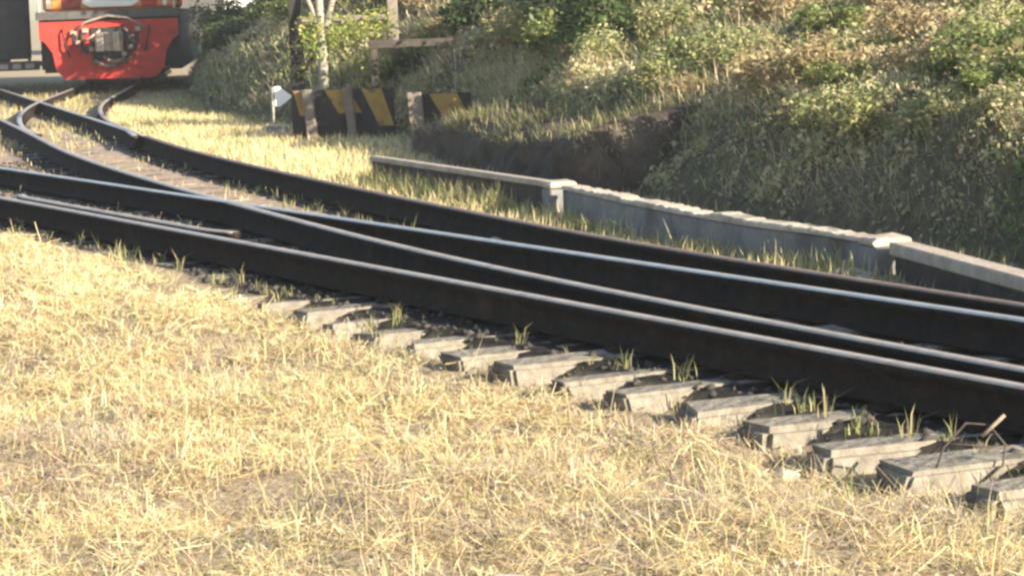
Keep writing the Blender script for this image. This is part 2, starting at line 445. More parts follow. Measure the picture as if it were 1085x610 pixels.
def curve_rail(sg, a, b, n, head, dz=0.0, wob=0.0):
    s = np.linspace(a, b, n)
    th = np.arctan(m2(s))
    return rail('rail', *st2w(s + sg * np.sin(th), t2c(s) + sg * np.cos(th)), None, head, dz, wob)
keep(curve_rail(-HG, 19, -59, 320, M_HEADB, -0.003), curve)
keep(curve_rail(HG, 19, -8.8, 170, M_HEADR), curve)
# right-hand rail of the main curve beyond the points: a thinner blade set beside the branch rail
sb = np.linspace(-9.0, -59, 200); thb = np.arctan(m2(sb))
ofs = HG - 0.10 * np.clip(1 - (-9.0 - sb) / 1.6, 0, 1)
br = rail('switch_blade', *st2w(sb + ofs * np.sin(thb), t2c(sb) + ofs * np.cos(thb)), None, M_HEAD, -0.004); keep(br, curve)
# branch rails
btx = np.gradient(BX); bty = np.gradient(BY); bl = np.hypot(btx, bty); btx /= bl; bty /= bl
e5 = st2w(-8.8 + HG * math.sin(math.atan(.215)), t2c(-8.8) + HG * math.cos(math.atan(.215)))
rx = BX + bty * HG; ry = BY - btx * HG
keep(rail('rail', np.concatenate([[e5[0]], rx[2:]]), np.concatenate([[e5[1]], ry[2:]]), None, M_HEADB), branch)
lx = BX - bty * HG; ly = BY + btx * HG
k0 = 5
sh = 0.09 * np.clip(1 - (np.arange(len(BX)) - k0) * 0.25 / 1.5, 0, 1)
keep(rail('switch_blade', (BX - bty * (HG - sh))[k0:], (BY + btx * (HG - sh))[k0:], None, M_HEAD, -0.006), branch)
# check rail opposite the crossing
sc = np.linspace(-0.2, 4.7, 60)
flare = 0.07 * np.clip((np.abs(sc - 2.25) - 2.0) / 0.45, 0, 1) ** 1.5
keep(rail('check_rail', *st2w(sc, 0.155 + flare), None, M_HEADB, 0.0), near)
# fishplates at rail joints
for (s, t, ang, par) in [(4.2, 2 * HG - 0.014, 0, near)]:
    bm = bmesh.new()
    bbox(bm, -0.28, 0.28, -0.012, 0.004, 0.035, 0.112, 0.004)
    for bxp in (-.2, -.07, .07, .2): cyl(bm, (bxp, -0.018, 0.073), 'y', 0.013, 0.022, 6)
    o = finish(bm, 'fishplate', M_RAIL)
    wx, wy = st2w(s, t); o.rotation_euler = (0, 0, math.atan2(DS[1], DS[0])); o.location = (wx - par.location.x, wy - par.location.y, 0); o.parent = par

# ------------------------------------------------------------------ sleepers
def sleeper_mesh(length, seed):
    r = random.Random(seed)
    bm = bmesh.new()
    bbox(bm, -0.12, 0.12, 0, length, -0.15, -0.004)
    bmesh.ops.subdivide_edges(bm, edges=[e for e in bm.edges if abs((e.verts[0].co - e.verts[1].co).y) > 0.5], cuts=6)
    bmesh.ops.bevel(bm, geom=[e for e in bm.edges if e.calc_length() > 0.0], offset=0.012, segments=1, affect='EDGES') if False else None
    for v in bm.verts:
        end = v.co.y < 0.3
        j = 0.020 if end else 0.008
        v.co += Vector((r.uniform(-j, j), r.uniform(-j, j) * (2.2 if v.co.y < .05 else 1), r.uniform(-j, 0.0) * (1 if v.co.z > -.1 else 0)))
    es = [e for e in bm.edges if len(e.link_faces) == 2 and e.calc_face_angle(0) > 0.8]
    bmesh.ops.bevel(bm, geom=es, offset=r.uniform(.014, .030), segments=2, affect='EDGES')
    bmesh.ops.recalc_face_normals(bm, faces=bm.faces)
    me = bpy.data.meshes.new('sleeper'); bm.to_mesh(me); bm.free(); me.materials.append(M_SLEEP)
    return me
SL_LONG = [sleeper_mesh(3.0, k) for k in range(11)]
SL_SHORT = [sleeper_mesh(2.1, 20 + k) for k in range(4)]
ang_near = math.atan2(DT[1], DT[0]) - math.pi / 2
def put_sleeper(me, s, t, ang, par, dz=0.0, tilt=0.0):
    o = bpy.data.objects.new('sleeper', me); COL.objects.link(o)
    x, y = st2w(s, t)
    o.location = (float(x) - par.location.x, float(y) - par.location.y, dz); o.rotation_euler = (tilt, random.uniform(-.06, .06), ang); o.parent = par
    return o
# centres from the photograph: 0.41 m apart; ends reach 0.7 m outside the near rail, further at the right
idx = 0
clip_me = None
for k in range(-24, 16):
    s = 10.78 + 0.519 * k + random.uniform(-.025, .025)
    if s < 3.2 and k % 2: continue
    offt = -(0.64 + 0.05 * max(0, s - 11.6) + random.uniform(-.05, .05))
    me = SL_LONG[idx % 11] if s > 3.6 else SL_SHORT[idx % 4]; idx += 1
    dz = -0.003 - random.uniform(0, .024)
    sl = put_sleeper(me, s, offt, ang_near + (-0.10 if s > 3.6 else 0) + random.uniform(-.05, .05), near, dz, random.uniform(0, .012))
    if s > 3.0:
        if clip_me is None:
            bm = bmesh.new(); bbox(bm, -0.05, 0.05, -0.055, 0.0, -0.006, 0.018, 0.004); cyl(bm, (0, -0.028, 0.022), 'z', 0.014, 0.03, 6)
            bmesh.ops.recalc_face_normals(bm, faces=bm.faces)
            clip_me = bpy.data.meshes.new('rail_clip'); bm.to_mesh(clip_me); bm.free(); clip_me.materials.append(M_RAIL)
        c = bpy.data.objects.new('rail_clip', clip_me); COL.objects.link(c); c.parent = sl; c.location = (0, -offt - 0.068, 0.0)
for k in range(26):
    s = 1.4 - 0.75 * k
    th = math.atan(float(m2(s)))
    if s > -18: put_sleeper(SL_SHORT[k % 4], s - 1.05 * math.sin(th) * 1 - 0.0, float(t2c(s)) - 1.05 * math.cos(th), ang_near + th, curve, -0.012)
for k in range(12, 90, 3):
    if k * .25 < 4.0: continue
    o = bpy.data.objects.new('sleeper', SL_SHORT[k % 4]); COL.objects.link(o); o.parent = branch
    a = math.atan2(bty[k], btx[k]) - math.pi
    x = BX[k] - bty[k] * 1.05; y = BY[k] + btx[k] * 1.05
    o.location = (x - branch.location.x, y - branch.location.y, -0.012); o.rotation_euler = (0, 0, math.atan2(bty[k], btx[k]) - math.pi)

# ------------------------------------------------------------------ ballast stones (uncountable)
def rocks(n, xs, ys, zs, size, seed):
    r = np.random.default_rng(seed)
    base = np.array([(1, 0, 0), (-1, 0, 0), (0, 1, 0), (0, -1, 0), (0, 0, 1), (0, 0, -1)], float)
    F = np.array([(0, 2, 4), (2, 1, 4), (1, 3, 4), (3, 0, 4), (2, 0, 5), (1, 2, 5), (3, 1, 5), (0, 3, 5)])
    B = base[None] * r.uniform(.6, 1.25, (n, 6, 1)) * size[:, None, None] + r.normal(0, .16, (n, 6, 3)) * size[:, None, None]
    a = r.uniform(0, 6.28, n); c, s_ = np.cos(a)[:, None], np.sin(a)[:, None]
    X = B[:, :, 0] * c - B[:, :, 1] * s_; Y = B[:, :, 0] * s_ + B[:, :, 1] * c
    V = np.stack([X + xs[:, None], Y + ys[:, None], B[:, :, 2] * .75 + zs[:, None]], -1).reshape(-1, 3)
    return V, (F[None] + (np.arange(n) * 6)[:, None, None]).reshape(-1, 3)
n = 13000
s = rng.uniform(-8, 16, n); t = rng.uniform(-0.46, 3.8, n)  # stones outside the near rail add to the painted rail shadow
t2 = t - t2c(s)
ok = (t2 < 0.78) & (np.abs(t) > .085) & (np.abs(t - 2 * HG) > .085) & (np.abs(t2 - HG) > .09) & (np.abs(t2 + HG) > .09)
ok &= ~((np.abs(t - .155) < .09) & (s > -.4) & (s < 5.1))
ok &= ~((t2 > -HG + .15) & (t2 < HG - .3) & (s < 1.8))
s, t = s[ok], t[ok]; n = len(s)
xs, ys = st2w(s, t)
V, F = rocks(n, xs, ys, ground_h(xs, ys) + rng.uniform(-.004, .012, n), rng.uniform(.012, .03, n), 5)
tag(np_mesh('ballast', V, [F], M_BALLAST), 'dark oily ballast stones packed between the rails', 'ballast', kind='stuff')

# ------------------------------------------------------------------ grass
def blades(x, y, z, L, W, az, lean, bend, col, up=None):
    """one tapering three-triangle blade per point"""
    n = len(x)
    hx, hy = np.cos(az), np.sin(az); wx, wy = -hy, hx
    l2 = lean + bend
    P = np.stack([x, y, z], -1)
    d1 = np.stack([hx * np.sin(lean), hy * np.sin(lean), np.cos(lean)], -1)
    d2 = np.stack([hx * np.sin(l2), hy * np.sin(l2), np.cos(l2)], -1)
    Wv = np.stack([wx, wy, 0 * wx], -1)
    M1 = P + d1 * (L * .55)[:, None]; T = M1 + d2 * (L * .45)[:, None]
    w = W[:, None] / 2
    V = np.stack([P - Wv * w, P + Wv * w, M1 + Wv * w * .85, M1 - Wv * w * .85, T], 1).reshape(-1, 3)
    b = np.arange(n) * 5
    Q = np.stack([b, b + 1, b + 2, b + 3], -1); Tr = np.stack([b + 3, b + 2, b + 4], -1)
    return V, Q, Tr, np.repeat(col, 5, axis=0)
def merge_blades(parts):
    V, Q, T, C = [], [], [], []; o = 0
    for v, q, t, c in parts:
        V.append(v); Q.append(q + o); T.append(t + o); C.append(c); o += len(v)
    return np.concatenate(V), [np.concatenate(Q), np.concatenate(T)], np.concatenate(C)
def tints(n, cols, var=0.18, w=None):
    c = np.array(cols)[rng.choice(len(cols), n, p=w)]
    return np.clip(c * rng.uniform(1 - var, 1 + var, (n, 1)) * rng.uniform(.94, 1.06, (n, 3)), 0, .9)
STRAW = [(.56, .45, .33), (.40, .30, .17), (.76, .62, .34), (.72, .56, .26), (.82, .70, .43), (.58, .45, .24), (.75, .64, .36)]
GREENISH = [(.30, .30, .10), (.22, .25, .08), (.38, .36, .14)]

def field(n, seed):
    r = np.random.default_rng(seed)
    s = r.uniform(-12, 17, n); t = -r.uniform(0.0, 1.0, n) ** 1.0 * 7.5 - 0.58
    x, y = st2w(s, t)
    ok = (y > 5.0) & (x > -9) & (x < 4.5) & (np.abs(x) < 0.24 * y + 0.9)
    return x[ok], y[ok], s[ok], t[ok]
def straws(x, y, z, L, W, az, pitch, col):
    n = len(x)
    d = np.stack([np.cos(az) * np.cos(pitch), np.sin(az) * np.cos(pitch), np.sin(pitch)], -1) * (L / 2)[:, None]
    roll = rng.uniform(-.9, .9, n)
    wv = np.stack([-np.sin(az) * np.cos(roll), np.cos(az) * np.cos(roll), np.sin(roll)], -1) * (W / 2)[:, None]
    c = np.stack([x, y, z], -1)
    V = np.stack([c - d - wv, c - d + wv, c + d + wv * .5, c + d - wv * .5], 1).reshape(-1, 3)
    return V, np.arange(n)[:, None] * 4 + np.arange(4)[None], np.zeros((0, 3), int), np.repeat(col, 4, axis=0)
def zones(x, y, s, t):
    dens = fbm(x * 3.4, y * 2.4, 4, 1); patch = fbm(x * .9 + 9, y * .6, 3, 5)
    return dens, patch
parts = []
# matted lying straw, thickest at the left where it is bleached flat
x, y, s, t = field(1150000, 1)
dens, patch = zones(x, y, s, t)
flat = sstep(9.5, 5.0, s)
ok = rng.random(len(x)) < np.clip(0.70 + 4.2 * dens + 1.3 * patch + .45 * flat, .09, 1)
ok &= ~((t > -0.74) & (s > 8.6) & (rng.random(len(x)) < .60))
ok &= rng.random(len(x)) < np.clip(11.0 / y, .35, 1.0)
x, y, s, t, flat = x[ok], y[ok], s[ok], t[ok], flat[ok]; n = len(x)
g = ground_h(x, y)
L = rng.gamma(2.4, .032, n) + .02; W = rng.uniform(.0020, .0046, n) * np.clip(y / 9.5, .9, 1.8)
col = tints(n, STRAW, .25)
warm = (flat > .5) & (rng.random(n) < .6); col[warm] = tints(int(warm.sum()), [(.80, .64, .34), (.76, .60, .30), (.82, .70, .42)], .15)
dead = rng.random(n) < np.clip(.10 + 2.6 * fbm(x * 1.7 + 31, y * 1.2, 4, 2), 0, .75) * (1 - .8 * flat)
col[dead] = tints(int(dead.sum()), [(.46, .38, .30), (.36, .29, .23), (.54, .46, .36), (.29, .23, .17)], .2)
grn = fbm(x * 1.1 + 3, y * .8, 3, 4) + .10 * sstep(10, 7.4, y) * sstep(-.6, 1.2, x)
gsel = rng.random(n) < np.clip(grn * 1.4 - .08, 0, .3); col[gsel] = tints(int(gsel.sum()), [(.42, .38, .19), (.48, .43, .22), (.33, .32, .15)], .25)
parts.append(straws(x, y, g + rng.random(n) ** 1.6 * np.clip(.035 + .18 * fbm(x * 5, y * 4, 3, 3), .01, .09), L, W, rng.uniform(0, 6.283, n), rng.normal(.22, .42, n), col))
# litter flakes, dark and pale
x, y, s, t = field(110000, 8); n = len(x)
parts.append(straws(x, y, ground_h(x, y) + rng.uniform(.0, .03, n), rng.uniform(.012, .03, n), rng.uniform(.006, .014, n), rng.uniform(0, 6.283, n), rng.normal(0, .5, n), tints(n, [(.20, .15, .10), (.30, .22, .15), (.5, .42, .33), (.14, .11, .085)], .3)))
# short standing tufts
x, y, s, t = field(230000, 2)
cl = fbm(x * 5.2, y * 3.6, 3, 6) + .5 * fbm(x * 1.1, y * .8, 2, 2)
ok = (rng.random(len(x)) < np.clip(.22 + 3.4 * cl, .03, 1) * (1 - .6 * sstep(9, 5, s))) & ~((t > -0.78) & (s > 8.6) & (rng.random(len(x)) < .65))
ok &= rng.random(len(x)) < np.clip(11.0 / y, .3, 1.0)
x, y, s, t = x[ok], y[ok], s[ok], t[ok]; n = len(x)
g = ground_h(x, y)
L = (rng.gamma(3, .022, n) + .02) * (1 + .35 * sstep(10, 7.2, y)); W = rng.uniform(.0022, .0042, n) * np.clip(y / 9.5, .9, 1.8)
col = tints(n, STRAW, .22)
gsel = rng.random(n) < np.clip(.10 + 1.5 * fbm(x * .9, y * .7 + 4, 3, 3) + .22 * sstep(10, 7, y) + .25 * sstep(-1.6, -.8, t), .03, .65)
col[gsel] = tints(int(gsel.sum()), [(.34, .36, .13), (.42, .42, .17), (.50, .48, .22), (.26, .29, .10)], .25)
parts.append(blades(x, y, g - .01, L, W, rng.uniform(0, 6.283, n), np.abs(rng.normal(.7, .4, n)), rng.uniform(-.2, 1.3, n), col))
# long thin stems lying across the rest
x, y, s, t = field(15000, 3)
ok = (t < -.8); x, y = x[ok], y[ok]; n = len(x)
parts.append(blades(x, y, ground_h(x, y) + rng.uniform(.02, .07, n), rng.uniform(.14, .42, n), rng.uniform(.002, .0036, n), rng.uniform(0, 6.283, n), rng.uniform(1.15, 1.6, n), rng.uniform(-.4, .45, n), tints(n, STRAW[2:], .2)))
V, P, C = merge_blades(parts)
tag(np_mesh('dry_grass', V, P, M_STRAW, tint=C), 'sunlit dry straw and short grass covering the foreground', 'grass', kind='stuff')

# bright strip between the curved track and the wall / bank, plus grass on the far verge
def strip(n, seed):
    r = np.random.default_rng(seed)
    s = r.uniform(-24, 16, n); e = r.uniform(0.10, 3.2, n)
    x, y = st2w(s, t2c(s) + HG + e)
    td = toe_dist(x, y)
    bd = np.full(len(x), 9.0)
    for a in range(0, len(x), 20000):
        bd[a:a + 20000] = np.sqrt(((x[a:a + 20000, None] - BX[None]) ** 2 + (y[a:a + 20000, None] - BY[None]) ** 2).min(1))
    ok = (td < .05) & (bd > .72)
    return x[ok], y[ok], s[ok], e[ok], td[ok]
x, y, s, e, td = strip(120000, 4)
dn = fbm(x * 2.2, y * 2.2, 4, 2)
edge = np.clip((e - .08) / .3, .25, 1)
right = sstep(8.6, 10.6, s)
ok = rng.random(len(x)) < np.clip((.75 + 2.2 * dn) * edge * (1 - .5 * right), .02, 1)
x, y, s, e, td = x[ok], y[ok], s[ok], e[ok], td[ok]; n = len(x)
g = ground_h(x, y)
L = rng.uniform(.05, .15, n) * (1 - .25 * right[ok]); W = rng.uniform(.004, .008, n) * np.clip(y / 18, .9, 1.5)
col = tints(n, [(.74, .61, .30), (.70, .58, .31), (.62, .51, .27), (.77, .67, .40)], .2)
gm = (rng.random(n) < np.clip(.1 + 1.4 * (td > -.45) * .35 + 1.2 * fbm(x * 1.7, y * 1.7, 3, 7), 0, .6))
col[gm] = tints(int(gm.sum()), [(.20, .23, .07), (.27, .27, .09), (.14, .17, .06)], .3)
wt = rng.uniform(0, 1, 9000); wy = 23.3 - 11.9 * wt; wxx = np.interp(-wy, [-23.4, -19.3, -18.92, -16.95, -15.49, -14.72, -14.22, -11.2], [-1.18, .33, .45, .97, 1.44, 1.78, 1.95, 2.55]) - .09 - rng.gamma(1.5, .06, 9000)
ok = rng.random(9000) < np.clip(.16 + 1.0 * sstep(19.0, 20.0, wy) + 2.6 * fbm(wy * 2.2, wy * 0, 3, 5), .04, 1)
wxx, wy = wxx[ok], wy[ok]; nw = len(wy)
wcol = tints(nw, [(.62, .52, .24), (.40, .40, .16), (.28, .31, .11), (.7, .58, .3)], .25)
V, P, C = merge_blades([blades(x, y, g - .01, L, W, rng.uniform(0, 6.283, n), np.abs(rng.normal(.5, .35, n)), rng.uniform(0, .8, n), col),
                        blades(wxx, wy, ground_h(wxx, wy) - .01, rng.uniform(.04, .19, nw) * (1 + .35 * sstep(19, 20, wy)), rng.uniform(.003, .0055, nw), rng.uniform(0, 6.283, nw), np.abs(rng.normal(.35, .25, nw)), rng.uniform(0, .9, nw), wcol)])
tag(np_mesh('verge_grass', V, P, M_STRAW, tint=C), 'yellow dry grass strip between the curved track and the low wall', 'grass', kind='stuff')

# sparse grass among the rails and far yard
n = 26000
s = rng.uniform(-20, 12, n); t = rng.uniform(0.2, 5.5, n)
t2 = t - t2c(s)
m_in = (t2 < HG - .06)
ok = m_in & (np.abs(t - 2 * HG) > .1) & (np.abs(t2 + HG) > .1)
prob = np.clip(.12 + 1.6 * fbm(s * 1.3, t * 2.2, 3, 2), 0, .6) * np.where(s < 2.2, 1.0, .10)
ok &= rng.random(n) < prob
s, t = s[ok], t[ok]; x, y = st2w(s, t); n = len(x)
W = rng.uniform(.004, .008, n) * np.clip(y / 14, .8, 1.6)
col = tints(n, [(.6, .5, .26), (.5, .42, .2), (.26, .27, .1)], .25)
V1 = blades(x, y, ground_h(x, y) - .01, rng.uniform(.03, .11, n), W, rng.uniform(0, 6.283, n), np.abs(rng.normal(.4, .3, n)), rng.uniform(0, .9, n), col)
n = 60000
x = rng.uniform(-15, -4, n); y = rng.uniform(32, 62, n)
s, t = w2st(x, y); t2 = t - t2c(s)
bd = np.concatenate([np.sqrt(((x[a:a + 20000, None] - BX[None]) ** 2 + (y[a:a + 20000, None] - BY[None]) ** 2).min(1)) for a in range(0, n, 20000)])
td = toe_dist(x, y)
ok = (np.abs(np.abs(t2) - HG) > .12) & (np.abs(bd - HG) > .12) & (td < -.05) & (rng.random(n) < np.clip(.35 + 2.2 * fbm(x * .9, y * .9, 3, 1), .03, .9)) & (t > 1.6)
x, y = x[ok], y[ok]; n = len(x)
V2 = blades(x, y, ground_h(x, y) - .01, rng.uniform(.05, .16, n), rng.uniform(.008, .016, n), rng.uniform(0, 6.283, n), np.abs(rng.normal(.5, .3, n)), rng.uniform(0, .8, n), tints(n, [(.66, .54, .26), (.55, .45, .22), (.34, .33, .13)], .25))
V, P, C = merge_blades([V1, V2])
tag(np_mesh('yard_grass', V, P, M_STRAW, tint=C), 'sparse dry grass growing between the rails of the yard', 'grass', kind='stuff')

# grass and creeping growth covering the bank
n = 230000
l = LY(rng.uniform(6, 62, n)); l = np.where(rng.random(n) < .62, LY(rng.uniform(11, 36, n)), l)
w = rng.uniform(0.03, 1, n) ** 1.25 * 7.5
u = fbm(l * .9, w * .9, 4, 4); grn = fbm(l * .7 + 5, w * .9 + 3, 4, 1)
ok = rng.random(n) < np.clip(.78 + 1.8 * u, .12, 1)
ok &= ~((w < .35) & (l > LY(19.5)) & (l < LY(33)) & (rng.random(n) < .8))
l, w, grn = l[ok], w[ok], grn[ok]; n = len(l)
x, y, z = bank_w(l, w)
upper = sstep(.5, 1.5, w)
isg = rng.random(n) < np.clip(.42 + 2.0 * grn - .18 * upper, .06, .9)
col = tints(n, [(.66, .56, .34), (.72, .62, .39), (.54, .45, .28), (.60, .49, .34)], .25)
col[isg] = tints(int(isg.sum()), [(.18, .22, .08), (.25, .28, .11), (.32, .33, .13), (.13, .17, .06)], .3)
fardim = np.clip(y / 18, .7, 2.4)
nxn = np.interp(l, TOE_L, TOE_N[:, 0]); nyn = np.interp(l, TOE_L, TOE_N[:, 1])
azd = np.arctan2(-nyn, -nxn) + rng.normal(0, 1.0, n)      # hangs down the slope
V, P, C = merge_blades([blades(x, y, z - .01, rng.uniform(.06, .26, n) * np.clip(fardim, .8, 1.4), rng.uniform(.003, .007, n) * fardim, azd, np.abs(rng.normal(.9, .45, n)), rng.uniform(-.2, 1.2, n), col)])
tag(np_mesh('bank_grass', V, P, M_STRAW, tint=C), 'dry grass and trailing green growth hanging over the bank', 'grass', kind='stuff')

# creeping leaf cover on the bank
n = 300000
l = np.where(rng.random(n) < .75, LY(rng.uniform(10.5, 36, n)), LY(rng.uniform(36, 57, n)))
w = rng.uniform(.02, 1, n) ** 1.3 * 5.5
cl = fbm(l * 1.5, w * 1.5, 4, 2); tone = fbm(l * .8 + 20, w * .8, 3, 6)
ok = rng.random(n) < np.clip(.42 + 3.0 * cl, .05, 1)
ok &= ~((w < .3) & (rng.random(n) < .6))
l, w, cl, tone = l[ok], w[ok], cl[ok], tone[ok]; n = len(l)
x, y, z = bank_w(l, w)
p = np.stack([x, y, z + rng.random(n) ** .7 * np.clip(.05 + .8 * cl, .04, .30)], -1)
a = rng.normal(0, 1, (n, 3)); a[:, 2] -= .25; a /= np.linalg.norm(a, axis=1)[:, None]
nn = rng.normal(0, .8, (n, 3)) + np.array([0, 0, .8]); b = np.cross(nn, a); b /= np.linalg.norm(b, axis=1)[:, None]
Ls = (rng.uniform(.025, .065, n) * np.clip(y / 18, .85, 1.8))[:, None]; Ws = Ls * rng.uniform(.2, .36, (n, 1))
V = np.stack([p, p + a * Ls * .5 + b * Ws, p + a * Ls, p + a * Ls * .5 - b * Ws], 1).reshape(-1, 3)
col = np.where((rng.normal(0, .05, n) + tone > .075)[:, None], tints(n, [(.13, .19, .06), (.20, .26, .09), (.29, .33, .12), (.09, .13, .05)], .3), tints(n, [(.46, .43, .22), (.60, .51, .31), (.52, .42, .28), (.34, .35, .16)], .3))
tag(np_mesh('bank_creeper', V, [np.arange(n)[:, None] * 4 + np.arange(4)[None]], M_LEAF, tint=np.repeat(col, 4, axis=0)), 'tangle of small creeping leaves covering the bank', 'ground cover', kind='stuff')

# ------------------------------------------------------------------ shrubs on the bank
def leaf_cloud(n, rad, hgt, size, cols, seed, clumps=9):
    r = np.random.default_rng(seed)
    cc = np.stack([r.uniform(-.75, .75, clumps) * rad, r.uniform(-.75, .75, clumps) * rad, r.uniform(.25, .9, clumps) * hgt], -1)
    cr = r.uniform(.28, .55, clumps) * rad
    k = r.integers(0, clumps, n)
    d = r.normal(0, 1, (n, 3)); d /= np.linalg.norm(d, axis=1)[:, None]
    p = cc[k] + d * (cr[k] * r.uniform(.25, 1.0, n) ** .5)[:, None]
    p[:, 2] = np.maximum(p[:, 2], .02)
    # leaf frame
    a = r.normal(0, 1, (n, 3)); a[:, 2] = a[:, 2] * .6 - .2; a /= np.linalg.norm(a, axis=1)[:, None]
    nn = r.normal(0, .8, (n, 3)) + np.array([0, 0, .8]); b = np.cross(nn, a); b /= np.linalg.norm(b, axis=1)[:, None]
    L = (size * r.uniform(.6, 1.4, n))[:, None]; W = L * r.uniform(.22, .36, (n, 1))
    V = np.stack([p, p + a * L * .5 + b * W, p + a * L, p + a * L * .5 - b * W], 1).reshape(-1, 3)
    q = np.arange(n)[:, None] * 4 + np.arange(4)[None]
    tn = np.array(cols)[r.integers(0, clumps, clumps) % len(cols)][k] * r.uniform(.7, 1.3, (n, 1))
    mixc = np.array(cols)[r.integers(0, len(cols), n)]
    tn = np.where(r.random((n, 1)) < .5, tn, mixc)
    return V, q, np.repeat(np.clip(tn, 0, .9), 4, axis=0), cc
def shrub_proto(cols, seed, n=1500, rad=.36, hgt=.40, size=.052):
    V, q, T, cc = leaf_cloud(n, rad, hgt, size, cols, seed)
    me = bpy.data.meshes.new('foliage')
    o = np_mesh('foliage', V, [q], M_LEAF, tint=T); fme = o.data; bpy.data.objects.remove(o)
    bm = bmesh.new(); r = random.Random(seed)
    for c in cc:
        c = Vector(c)
        tube(bm, [(r.uniform(-.04, .04), r.uniform(-.04, .04), -.05), c * .55 + Vector((0, 0, .02)), c], [.008, .006, .003], 4)
    sme = bpy.data.meshes.new('stem'); bm.to_mesh(sme); bm.free(); sme.materials.append(M_TWIG)
    return fme, sme
G_DEEP = [(.055, .085, .03), (.075, .11, .035), (.10, .14, .045), (.05, .07, .03)]
G_MID = [(.16, .20, .065), (.23, .27, .09), (.31, .34, .13), (.19, .21, .08)]
G_OLIVE = [(.28, .30, .12), (.38, .37, .16), (.46, .42, .22), (.22, .25, .10)]
G_DRY = [(.42, .33, .18), (.34, .26, .15), (.48, .38, .22), (.28, .24, .11)]
PROTO = {'deep': [shrub_proto(G_DEEP, 1), shrub_proto(G_DEEP, 2)], 'mid': [shrub_proto(G_MID, 3), shrub_proto(G_MID, 4), shrub_proto(G_MID, 5)],
         'olive': [shrub_proto(G_OLIVE, 6, size=.04), shrub_proto(G_OLIVE, 7, size=.04)], 'dry': [shrub_proto(G_DRY, 8, 1100, size=.05), shrub_proto(G_DRY, 9, 1100, size=.05)]}
SH_LABEL = {'deep': ('low dark green shrub growing on the shaded bank', 'dark green shrubs on the bank'),
            'mid': ('bright green leafy shrub growing on the bank', 'bright green shrubs on the bank'),
            'olive': ('pale olive shrub on the sunlit upper bank', 'olive shrubs on the bank'),
            'dry': ('withered tan shrub drying out on the bank', 'withered shrubs on the bank')}
def place_shrub(kind, x, y, z, sc, k=None, label=None, group=None, flat=1.0):
    f, st = random.choice(PROTO[kind]) if k is None else PROTO[kind][k]
    e = empty('shrub', (x, y, z), random.uniform(0, 6.28)); e.scale = (sc, sc, sc * flat)
    lb, gr = SH_LABEL[kind]
    tag(e, label or lb, 'shrub', group or gr)
    for nm, me in (('foliage', f), ('stem', st)):
        o = bpy.data.objects.new(nm, me); COL.objects.link(o); o.parent = e
    return e
rs = random.Random(21)
count = 0
for i in range(330):
    l = float(LY(rs.uniform(10.5, 36))) if i < 265 else float(LY(rs.uniform(36, 56)))
    w = rs.uniform(0.18, 1) ** 1.3 * 4.6
    x, y, z = [float(v) for v in bank_w(np.array([l]), np.array([w]))]
    if z > 3.2: continue
    if y < 11.0 and i % 2: continue
    pg = float(fbm(np.array([l * .5 + 8]), np.array([w * .7]), 3, 2))
    if LY(20) < l < LY(33) and w < .8: continue
    if w < .75: kind = rs.choice(['deep', 'deep', 'deep', 'olive', 'dry'])
    else: kind = rs.choice(['mid', 'mid', 'olive']) if pg > .09 else rs.choice(['olive', 'olive', 'dry', 'dry', 'mid'])
    if l > LY(38): kind = rs.choice(['deep', 'deep', 'mid'])
    lb, gr = SH_LABEL[kind]
    zone = 'above the low concrete wall' if y < 20 else 'above the dark earth ledge' if y < 28.5 else 'behind the striped buffer stops' if y < 38 else 'towards the locomotive'
    lb = lb.split(' growing')[0].split(' on the')[0].split(' drying')[0] + ' on the bank ' + zone; gr = gr + ' ' + zone
    sc_ = rs.uniform(.55, 1.15) * (1.3 if l > LY(36) else 1.0)
    if sc_ < .75: lb = 'small ' + lb.replace('low ', ''); gr = 'small ' + gr
    elif sc_ > 1.0: lb = 'large ' + lb.replace('low ', ''); gr = 'large ' + gr
    place_shrub(kind, x, y, z - .05, sc_, label=lb, group=gr, flat=rs.uniform(.6, 1.0)); count += 1

for k, (yy, w, sc) in enumerate([(26.6, 1.3, 1.5), (27.8, 1.0, 1.6), (29.0, 1.2, 1.8), (30.0, 1.5, 1.7), (28.4, 2.0, 2.0), (30.6, 2.2, 2.0), (32.8, 1.4, 1.7)]):
    x, y, z = [float(v) for v in bank_w(np.array([LY(yy)]), np.array([w]))]
    place_shrub(['deep', 'mid', 'olive'][k % 3], x, y, z - .06, sc, label='tall bushy shrub on the bank over the striped buffer stops', group='tall shrubs over the buffer stops')

# ------------------------------------------------------------------ low concrete wall with end blocks, and beams
def wall_strip(bm, pts, thick, z0, zt, rough=0.0, seed=1, n=60):
    """wall along a plan polyline, uneven top"""
    P, q = resample(np.array(pts, float), n)
    T = np.gradient(P, axis=0); T /= np.linalg.norm(T, axis=1)[:, None]; N = np.c_[T[:, 1], -T[:, 0]]
    r = np.random.default_rng(seed)
    zz = zt + rough * (r.normal(0, .35, n) + 3.0 * fbm(q * 2.5, q * 0, 3, seed))
    jj = rough * fbm(q * 1.5, q * 0 + 3, 3, seed)
    rings = []
    for i in range(n):
        a = P[i] + N[i] * (-thick / 2 + jj[i]); b = P[i] + N[i] * (thick / 2)
        bz = .012
        rings.append([bm.verts.new((a[0], a[1], z0)), bm.verts.new((a[0], a[1], zz[i] - bz)), bm.verts.new((a[0] + N[i][0] * bz, a[1] + N[i][1] * bz, zz[i])),
                      bm.verts.new((b[0] - N[i][0] * bz, b[1] - N[i][1] * bz, zz[i])), bm.verts.new((b[0], b[1], zz[i] - bz)), bm.verts.new((b[0], b[1], z0))])
    for a, b in zip(rings[:-1], rings[1:]):
        for k in range(6): bm.faces.new((a[k], a[(k + 1) % 6], b[(k + 1) % 6], b[k]))
    bm.faces.new(rings[0][::-1]); bm.faces.new(rings[-1])
